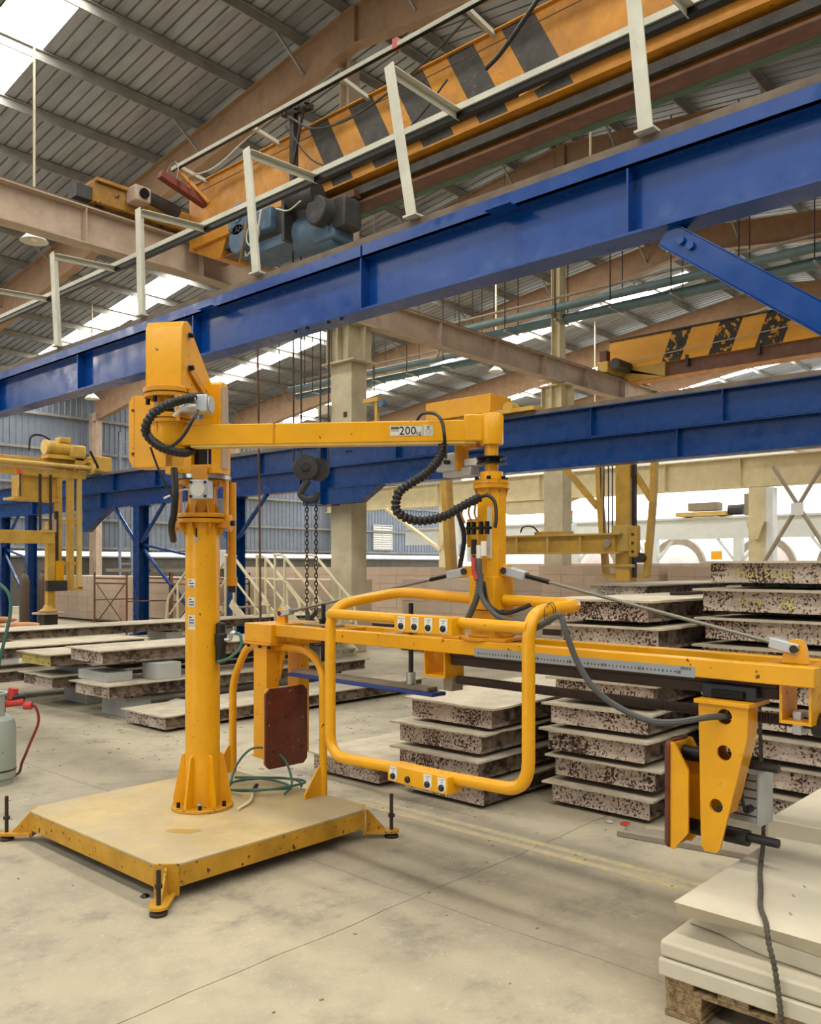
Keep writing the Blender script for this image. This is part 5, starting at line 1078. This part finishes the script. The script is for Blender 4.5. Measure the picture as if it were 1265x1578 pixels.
# ---- yellow hanging lifter behind the far blue girder (right)
def lifter_right():
    r = T('hanging_lifter', 'cream-yellow lifter with mast and splayed legs below the far blue girder', 'machine', (14, 7.5, 1.35))
    O('mast', mb().box(13.87, 7.4, 1.32, 14.13, 7.68, 4.1), 'yellow_far', r, bev=.01); O('sleeve', mb().box(13.83, 7.36, 1.85, 14.17, 7.72, 2.32), 'cream_yellow', r, bev=.01)
    for y, s_ in ((8.05, 1), (7.02, -1)):
        O('leg', mb().bar((14, y-.12*s_, 1.42), (14, y, 2.7), .13, .09, up=(0, 1, 0)), 'yellow_far', r); O('leg', mb().bar((14, y, 2.7), (14, y+.05*s_, 3.9), .13, .09, up=(0, 1, 0)), 'yellow_far', r)
    O('diagonal', mb().bar((14, 8.1, 2.66), (14, 8.9, 3.55), .1, .09, up=(0, 1, 0)), 'yellow_far', r); O('diagonal', mb().bar((14, 7.05, 2.75), (14, 7.6, 3.6), .1, .09, up=(0, 1, 0)), 'yellow_far', r)
    O('bottom_tie', mb().box(13.95, 7.12, 1.38, 14.05, 7.95, 1.46), 'yellow_far', r); O('rod', mb().cyl((13.86, 7.3, 1.6), (13.86, 7.9, 1.6), .03, 10), 'cream_yellow', r)
    O('arm', mb().box(13.75, 7.62, 1.84, 13.95, 10.6, 2.16), 'yellow_far', r); O('arm_flange', mb().box(13.68, 7.5, 2.15, 14.02, 10.6, 2.18), 'cream_yellow', r); O('arm_flange', mb().box(13.68, 7.5, 1.82, 14.02, 10.6, 1.85), 'cream_yellow', r)
    for y in (8.3, 9.0, 9.7): O('stiffener', mb().box(13.7, y-.02, 1.85, 13.76, y+.02, 2.15), 'cream_yellow', r)
    O('arm_plate', mb().box(13.72, 8.6, 2.18, 13.98, 9.3, 2.24), 'yellow_far', r); O('pivot', mb().cyl((13.68, 7.75, 2.0), (13.75, 7.75, 2.0), .07, 14), 'beige', r)
    O('roller_plate', mb().box(13.78, 7.2, 1.75, 13.9, 7.38, 2.3), 'yellow_far', r, bev=.02)
    for z in (1.85, 2.0, 2.15): O('roller_bolt', mb().cyl((13.76, 7.29, z), (13.78, 7.29, z), .025, 8), 'motor_dark', r)
    O('roller', mb().cyl((13.8, 7.2, 1.74), (13.95, 7.2, 1.74), .09, 14), 'motor_dark', r)
    for y in (7.78, 7.86, 7.95, 8.02): O('wire_rope', mb().cyl((13.95, y, 2.18), (13.95, y, 4.1), .012, 6), 'motor_dark', r)
    for y in (7.32, 7.36): O('guide_rail', mb().box(13.9, y-.015, 1.4, 13.96, y+.015, 4.1), 'rust', r)
    O('black_loop', mb().tube(spline([(13.7, 9.2, 2.24), (13.65, 9.3, 2.34), (13.65, 9.5, 2.34), (13.7, 9.6, 2.24)]), .015, 6), 'black', r)
    O('carrier_beam', mb().box(13.6, 6.6, 4.1, 14.4, 9.3, 4.3), 'yellow_far', r); O('bridge', mb().box(10.9, 8.9, 3.96, 14.4, 9.3, 4.3), 'yellow_far', r)
    O('bridge_box', mb().box(10.55, 7.95, 3.93, 11.1, 9.25, 4.22), 'yellow', r, bev=.01); O('bridge_truck', mb().box(10.6, 7.2, 3.89, 10.9, 9.3, 3.95), 'yellow_far', r); O('truck_wheel', mb().cyl((10.65, 7.7, 3.98), (10.85, 7.7, 3.98), .09, 16), 'yellow_far', r)
    # second frame seen left of the spindle
    O('side_mast', mb().bar((14, 11.48, .5), (14, 11.75, 4.0), .2, .16, up=(0, 1, 0)), 'yellow_far', r); O('side_post', mb().box(13.9, 10.25, .6, 14.1, 10.6, 4.0), 'yellow', r)
    O('side_bracket', mb().box(13.8, 10.7, 1.7, 13.9, 11.0, 2.55), 'yellow', r, bev=.02); O('side_bracket_hook', mb().tube(spline([(13.78, 10.9, 1.95), (13.78, 10.85, 1.75), (13.78, 10.78, 1.8)]), .03, 6), 'motor_dark', r)
    O('side_foot', mb().box(13.7, 10.2, 1.2, 14.1, 11.0, 1.4), 'yellow_far', r); O('side_cable', mb().tube(spline([(13.7, 11.2, 2.8), (13.72, 11.0, 2.2), (13.7, 11.1, 1.5), (13.7, 11.2, .6)]), .05, 6), 'black', r)
    O('side_stand', mb().box(13.75, 10.1, 0, 14.25, 11.7, .6), 'motor_dark', r)
    O('cable_post', mb().box(12.1, 12.55, 3.9, 12.16, 12.61, 4.9), 'yellow_far', r) if False else None
lifter_right()
# small yellow cable post on the far girder
cp_ = T('cable_post', 'thin yellow cable post standing on the far blue girder', 'post', (10.75, 10.55, 3.89))
O('pole', mb().box(10.72, 10.52, 3.89, 10.78, 10.58, 4.45), 'yellow_far', cp_); O('cap', mb().box(10.7, 10.48, 4.45, 10.8, 10.85, 4.52), 'yellow_far', cp_); O('pulley', mb().cyl((10.7, 10.42, 4.4), (10.8, 10.42, 4.4), .07, 12), 'motor_blue', cp_)
# pendant dome lamps
def lamp(x, y, z, top, lab):
    r = T('dome_lamp', lab, 'lamp', (x, y, z), group='dome lamps under the roof')
    O('shade', mb().lathe([(.001, .15), (.05, .15), (.12, .1), (.228, .008), (.24, .0), (.13, .115), (.06, .165), (.001, .165)], (x, y, z), n=28), 'lamp_white', r)
    O('socket', mb().lathe([(.06, .16), (.06, .23), (.035, .25), (.035, .33)], (x, y, z), n=16), 'white', r)
    O('bulb', mb().lathe([(.02, .0), (.06, .02), (.07, .06), (.04, .11)], (x, y, z+.005), n=14), 'white', r)
    O('drop_rod', mb().cyl((x, y, z+.31), (x, y, top), .022, 8), 'stair', r)
lamp(6.91, 15.3, 7.36, rz(15.3)+.01, 'white dome lamp on a long rod at upper left')
lamp(22.6, 16.8, 7.88, rz(16.8)+.01, 'small dome lamp under the beige beam, right of centre')
lamp(13.8, 26.4, 6.98, rz(26.4)+.01, 'dome lamp hanging low over the far-left lifter')
for x, y, z in ((13.9, 8.2, 8.0), (30, 17.5, 7.6)): lamp(x, y, z, rz(y)+.01, 'dome lamp on a rod above the near girder at right' if x < 20 else 'distant dome lamp above the open side')
# ================================================================== BLOCK CAKES, YARD AND SMALL THINGS
def cake(x, y0, nlen, nh, lab, depth=1.2, bw=.6, bh=.21, z0=.05):
    r = T('block_cake', lab, 'blocks', (x+depth/2, y0+nlen*bw/2, 0), group='cakes of aerated blocks')
    O('base_plate', mb().box(x-.03, y0, 0, x+depth, y0+nlen*bw, z0), 'rust', r)
    first = None
    for j in range(nh):
        for i in range(nlen):
            if first is None:
                first = O('block', mb().box(x, y0+.003, z0, x+depth, y0+bw-.003, z0+bh-.004), 'aac_block', r); l0 = first.location.copy()
            else:
                o = first.copy(); COL.objects.link(o); o.location = l0+V((random.uniform(-.004, .004), i*bw, j*bh))
cake(12.2, 17.2, 7, 6, 'long pinkish block cake behind the rusty scaffolds')
cake(12.4, 22.2, 7, 6, 'pinkish block cake beside the brown gas cylinders')
cake(12.2, 13.3, 6, 6, 'block cake behind the broad blue column and stair rails')
cake(12.2, 8.9, 4, 6, 'block cake right of the concrete column', z0=.1)
cake(16.2, 13.4, 8, 7, 'second-row cake behind the stair rails', z0=.1)
cake(16.2, 19.2, 8, 7, 'second-row cake behind the scaffolds', z0=.1)
cake(17.0, 4.6, 6, 7, 'block cake below the hanging lifter', z0=.12)
cake(17.0, 8.4, 5, 7, 'block cake left of the hanging lifter', z0=.14)
cake(21.5, 5.5, 8, 7, 'distant block cake toward the open side', z0=.2)
cake(21.5, 10.8, 8, 7, 'distant block cake behind the spindle', z0=.2)
for i, (x, y, z, l_, lab) in enumerate(((12.3, 8.92, 1.37, .9, 'loose pale slab lying on the block cake left of the hanging lifter'),)):
    O('loose_slab', mb().box(x, y, z, x+.5, y+l_, z+.12), 'grey_block', label=lab, cat='slab', bev=.01)
# steel plates leaning over cakes
O('grey_plate', mb().box(10.92, 16.0, 1.455, 11.18, 20.2, 1.53), 'tray', label='long grey plank lying across the rusty scaffolds', cat='plank')
def scaffold(x, y0, y1, lab):
    r = T('scaffold_frame', lab, 'scaffold', (x, (y0+y1)/2, 0), group='rusty scaffold frames')
    for xx in (x, x+1.1):
        for y in (y0, y1): O('post', mb().cyl((xx, y, 0), (xx, y, 1.45), .022, 8), 'rust_pipe', r)
        for z in (.35, 1.2, 1.31): O('rail', mb().cyl((xx, y0, z), (xx, y1, z), .018, 8), 'rust_pipe', r)
    O('cross_brace', mb().cyl((x, y0, .2), (x, y1, 1.25), .014, 6), 'rust_pipe', r); O('cross_brace', mb().cyl((x, y1, .2), (x, y0, 1.25), .014, 6), 'rust_pipe', r)
    for y in (y0, y1): O('rung', mb().cyl((x, y, .8), (x+1.1, y, .8), .014, 6), 'rust_pipe', r)
scaffold(10.1, 17.75, 19.2, 'rusty scaffold frame left of the slim blue column'); scaffold(10.75, 15.6, 16.95, 'rusty scaffold frame right of the slim blue column')
def stairs(x, y0, lab, s_=1):
    r = T('stair_rail', lab, 'handrail', (x, y0, 0), group='cream stair rails')
    for dx in (0, .75):
        O('top_rail', mb().tube(fillet([(x+dx, y0+.75*s_, 1.8), (x+dx, y0+.5*s_, 1.8), (x+dx, y0-.55*s_, .95), (x+dx, y0-.62*s_, .45)], .12), .028, 8), 'stair', r)
        O('mid_rail', mb().tube(fillet([(x+dx, y0+.75*s_, 1.35), (x+dx, y0+.45*s_, 1.35), (x+dx, y0-.5*s_, .6)], .1), .02, 8), 'stair', r)
        for y, z in ((y0+.72*s_, 1.8), (y0+.45*s_, 1.78), (y0-.2*s_, 1.24)): O('post', mb().cyl((x+dx, y, 0), (x+dx, y, z), .024, 8), 'stair', r)
    for k in range(5): O('tread', mb().box(x, y0-.5*s_+k*.22*s_-.1, .12+k*.17, x+.75, y0-.5*s_+k*.22*s_+.1, .15+k*.17), 'tray', r)
    for dx in (.0, .75): O('stringer', mb().bar((x+dx, y0-.6*s_, .05), (x+dx, y0+.55*s_, .9), .03, .16), 'stair', r)
stairs(9.9, 13.05, 'cream tubular stair rail just right of the mast'); stairs(9.95, 11.62, 'cream tubular stair rail beside the hook chain'); stairs(9.9, 15.2, 'cream stair rail seen left of the mast', -1)
O('blue_bin', mb().prism([(10.76, 15.65), (10.76, 15.98), (11.1, 15.98), (11.1, 15.65)], (0, 0, 1.455), (1, 0, 0), (0, 1, 0), (0, 0, .34)), 'blue_dark', label='blue steel box on the scaffold behind the mast', cat='box', bev=.01)
for i, (x, y) in enumerate(((10.3, 23.4), (10.75, 23.3))):
    r = T('gas_cylinder', 'brown gas cylinder at far left, %s' % ('front one of two' if i == 0 else 'rear one of two'), 'gas cylinder', (x, y, 0), group='brown gas cylinders')
    O('body', mb().lathe([(.12, 0), (.13, .03), (.13, 1.2), (.1, 1.33), (.04, 1.4)], (x, y, 0), n=20), 'brown_cyl', r); O('valve_cap', mb().lathe([(.04, 1.4), (.045, 1.5), (.03, 1.54)], (x, y, 0), n=12), 'brown_cyl', r)
def sack(x, y, z, rot, lab):
    b = mb(); n, m = 14, 7; vs = []
    for i in range(m):
        t = -1+2*i/(m-1); rr = math.sqrt(max(0.02, 1-t*t*.92))
        vs += [(t*.45, math.cos(2*math.pi*k/n)*.17*rr, .09+math.sin(2*math.pi*k/n)*.09*rr) for k in range(n)]
    b.add([(x+vx*math.cos(rot)-vy*math.sin(rot), y+vx*math.sin(rot)+vy*math.cos(rot), z+vz) for vx, vy, vz in vs], [(i*n+k, i*n+(k+1) % n, (i+1)*n+(k+1) % n, (i+1)*n+k) for i in range(m-1) for k in range(n)]+[tuple(range(n)), tuple(range((m-1)*n, m*n))])
    O('orange_sack', b, 'orange_sack', label=lab, cat='sack', group='orange sacks', smooth=60)
sack(9.7, 22.0, 0, -.75, 'orange sack lying on the floor before the brown cylinders'); sack(9.2, 22.45, .14, -.2, 'pale orange sack leaning at the left edge'); sack(8.8, 22.2, 0, -.6, 'orange sack under the leaning one at the left edge')
# grey gas bottle at the left edge
gx, gy = 2.66, 6.56
g = T('gas_bottle', 'squat grey gas bottle with red valve hose at the left edge', 'gas bottle', (gx, gy, 0))
O('body', mb().lathe([(.13, 0), (.15, .02), (.155, .06), (.155, .38), (.14, .44), (.09, .48), (.03, .49)], (gx, gy, .03), n=32), 'gas_grey', g)
O('foot_ring', mb().lathe([(.135, 0), (.135, .04)], (gx, gy, 0), n=32), 'gas_grey', g); O('foot_band', mb().lathe([(.1565, .1), (.1565, .112)], (gx, gy, 0), n=32), 'black', g)
for k in range(3):
    t = k*2.1+.6; b = mb(); n = 8; vs = []
    for j in range(n+1):
        tt = t+.8*j/n-.4
        for r_, z in ((.1, .48), (.1, .66), (.09, .66), (.09, .48)): vs.append((gx+r_*math.cos(tt), gy+r_*math.sin(tt), z))
    b.add(vs, [(4*j+a, 4*j+(a+1) % 4, 4*j+4+(a+1) % 4, 4*j+4+a) for j in range(n) for a in range(4)]); O('guard_post', b, 'gas_grey', g)
O('guard_ring', mb().tube([(gx+.095*math.cos(t), gy+.095*math.sin(t), .66) for t in [math.pi*k/12 for k in range(24)]], .012, 8, closed=True), 'gas_grey', g)
O('valve', mb().lathe([(.025, .5), (.025, .6), (.035, .61), (.035, .64)], (gx, gy, 0), n=12), 'motor_dark', g); O('regulator', mb().cyl((gx+.03, gy-.03, .58), (gx+.16, gy-.15, .6), .028, 12), 'red', g); O('regulator_knob', mb().cyl((gx+.1, gy-.08, .62), (gx+.11, gy-.09, .7), .035, 10), 'red', g); O('regulator_dial', mb().cyl((gx+.16, gy-.15, .57), (gx+.2, gy-.19, .57), .03, 10), 'red', g); O('adapter', mb().cyl((gx+.1, gy-.1, .63), (gx+.17, gy-.15, .64), .022, 10), 'black', g)
O('gas_hose', mb().tube(spline([(gx+.17, gy-.16, .58), (gx+.22, gy-.2, .56), (gx+.24, gy-.21, .45), (gx+.2, gy-.17, .3), (gx+.17, gy-.1, .15), (gx+.2, gy+.1, .012), (gx+.1, gy+.5, .012)]), .01, 8), plain('dark red hose', '7a2420', .5), g)
text('red_mark', 'FIRE', .05, (gx+.1565*math.cos(-2.3+1.1), gy+.1565*math.sin(-2.3+1.1)-.0, .33), (.93, .36, 0), (0, 0, 1), g, 'red') if False else None
tl = T('tall_cylinder', 'tall green-hosed gas cylinder standing just left of the frame', 'gas cylinder', (3.35, 9.0, 0))
O('body', mb().lathe([(.1, 0), (.11, .03), (.11, 1.25), (.08, 1.38), (.03, 1.44)], (3.35, 9.0, 0), n=24), 'brown_cyl', tl); O('valve', mb().lathe([(.03, 1.44), (.03, 1.52), (.015, 1.54)], (3.35, 9.0, 0), n=12), 'steel', tl)
O('regulator', mb().cyl((3.38, 8.98, 1.47), (3.56, 8.86, 1.43), .03, 12), 'steel', tl); O('regulator_knob', mb().cyl((3.5, 8.9, 1.47), (3.52, 8.88, 1.53), .03, 10), 'steel', tl)
O('green_hose', mb().tube(spline([(3.56, 8.86, 1.43), (3.64, 8.8, 1.41), (3.7, 8.74, 1.3), (3.7, 8.73, 1.1), (3.62, 8.76, .7), (3.55, 8.8, .3), (3.5, 8.85, .015), (3.3, 8.6, .015)]), .017, 8), 'green_hose', tl)
# white control cabinet by the far wall
O('control_cabinet', mb().box(14.6, 20.5, 1.52, 15.0, 21.7, 2.05), 'pale', label='pale grey cabinet standing above the block cake at left', cat='cabinet', bev=.02)
O('cabinet_stand', mb().box(14.65, 20.55, 0, 14.95, 21.65, 1.52), 'wall_dark', label='dark stand under the pale grey cabinet', cat='stand')
# signal lamp on the cream column
sg = T('signal_lamp', 'red amber green signal lamp beside the cream column', 'signal lamp', (29.4, 18.3, 3.0))
O('box', mb().box(29.35, 18.1, 2.85, 29.65, 18.5, 3.25), 'pale', sg, bev=.02)
for k, c_ in enumerate(('lamp_green', 'lamp_green', 'lamp_amber', 'lamp_red')): O('lens', mb().cyl((29.5, 18.3, 3.26+k*.13), (29.5, 18.3, 3.38+k*.13), .1, 16), c_, sg)
O('wall_arm', mb().box(29.5, 18.45, 2.9, 29.6, 19.1, 2.98), 'pale', sg)
# structures in the yard beyond the open side
yb = T('yard_runway', 'pale grey runway beam on posts in the bright yard', 'beam', (36, 14, 0))
O('beam', mb().box(35.9, 4, 2.75, 36.1, 33, 3.65), 'pale', yb); O('beam_flange', mb().box(35.75, 4, 3.6, 36.25, 33, 3.68), 'pale', yb)
O('upper_beam', mb().box(44, -2, 7.0, 44.4, 40, 7.3), 'pale', yb)
for y in (6.5, 10.4, 14.2, 18, 22, 27):
    O('post', mb().box(35.85, y-.18, 0, 36.15, y+.18, 2.75), 'pale', yb)
    for s_ in (-1, 1): O('knee', mb().bar((36, y, 1.6), (36, y+.9*s_, 2.75), .1, .1), 'pale', yb)
xb = T('cross_bracing', 'grey X-shaped bracing at the right edge above the right mould stack', 'brace', (30, 8, 0))
for a, b_ in (((29.4, 11.3, .8), (29.4, 8.85, 4.9)), ((29.4, 8.0, .8), (29.4, 10.45, 4.9))): O('brace_rod', mb().cyl(a, b_, .07, 10), 'tray', xb)
O('hub_plate', mb().box(29.28, 9.45, 3.25, 29.3, 9.85, 3.65), 'pale', xb); O('edge_post', mb().box(29.85, 6.9, 0, 30.15, 7.2, 4.28), 'cream', xb)
ca = T('transfer_cart', 'yellowish transfer cart with motor standing on the yard runway', 'cart', (36, 15, 3.68))
O('deck', mb().box(35.6, 14.6, 3.72, 36.4, 16.8, 3.9), 'cream_yellow', ca); O('housing', mb().box(35.7, 15.0, 3.95, 36.3, 16.3, 4.3), 'tray', ca, bev=.03); O('winch', mb().cyl((36, 14.0, 3.95), (36, 14.6, 3.95), .22, 16), 'motor_dark', ca); O('post', mb().box(35.9, 13.6, 3.7, 36.1, 13.95, 4.6), 'tray', ca)
for y in (14.9, 16.4): O('wheel', mb().cyl((35.7, y, 3.78), (36.3, y, 3.78), .1, 14), 'motor_dark', ca)
for i, (y, mt) in enumerate(((13.2, 'pale'), (17.5, 'autoclave'), (22.5, 'pale'), (28, 'autoclave'))):
    a_ = T('autoclave', ('pale domed autoclave end at the right, behind the cream column', 'pinkish autoclave dome left of the cream column', 'grey autoclave dome behind the hanging lifter', 'far pinkish autoclave dome near the cladding')[i], 'autoclave', (48, y, 0), group='autoclave domes in the yard')
    O('dome', mb().lathe([(.3, -.62), (.8, -.5), (1.25, -.25), (1.45, 0), (1.45, 6)], (48, y, 1.45), (1, 0, 0), 28), mt, a_); O('door_ring', mb().lathe([(1.62, -.08), (1.62, .25)], (48, y, 1.62), (1, 0, 0), 28), 'tray', a_)
O('yellow_post', mb().box(37, 18.7, 0, 37.3, 19.0, 2.7), 'yellow', label='yellow safety post in the yard behind the hanging lifter', cat='post'); O('yellow_board', mb().box(40, 16.6, 1.9, 40.1, 17.1, 2.3), 'yellow', label='small yellow board in the yard', cat='sign')
O('blue_tank', mb().cyl((44, 10.6, 0), (44, 10.6, 2.3), .6, 20), plain('sky blue tank', '3f8ac8', .4), label='sky blue tank in the yard near the right edge', cat='tank')
O('yard_hut', mb().box(62, 20, 0, 66, 36, 3.4), 'pale', label='pale low building in the yard', cat='building')
# extra hanger rods under the roof behind the arm
hr = T('hanger_rods', 'thin rusty rods hanging from the roof left of the concrete column', 'rod', (14, 16, 6), group=None)
for k, (x, y) in enumerate(((14, 17.2), (14.5, 16.8), (15.5, 16.2), (16.2, 16.0))): O('rod', mb().cyl((x, y, 6.2), (x, y, rz(y)+.01), .014, 6), 'rust', hr)
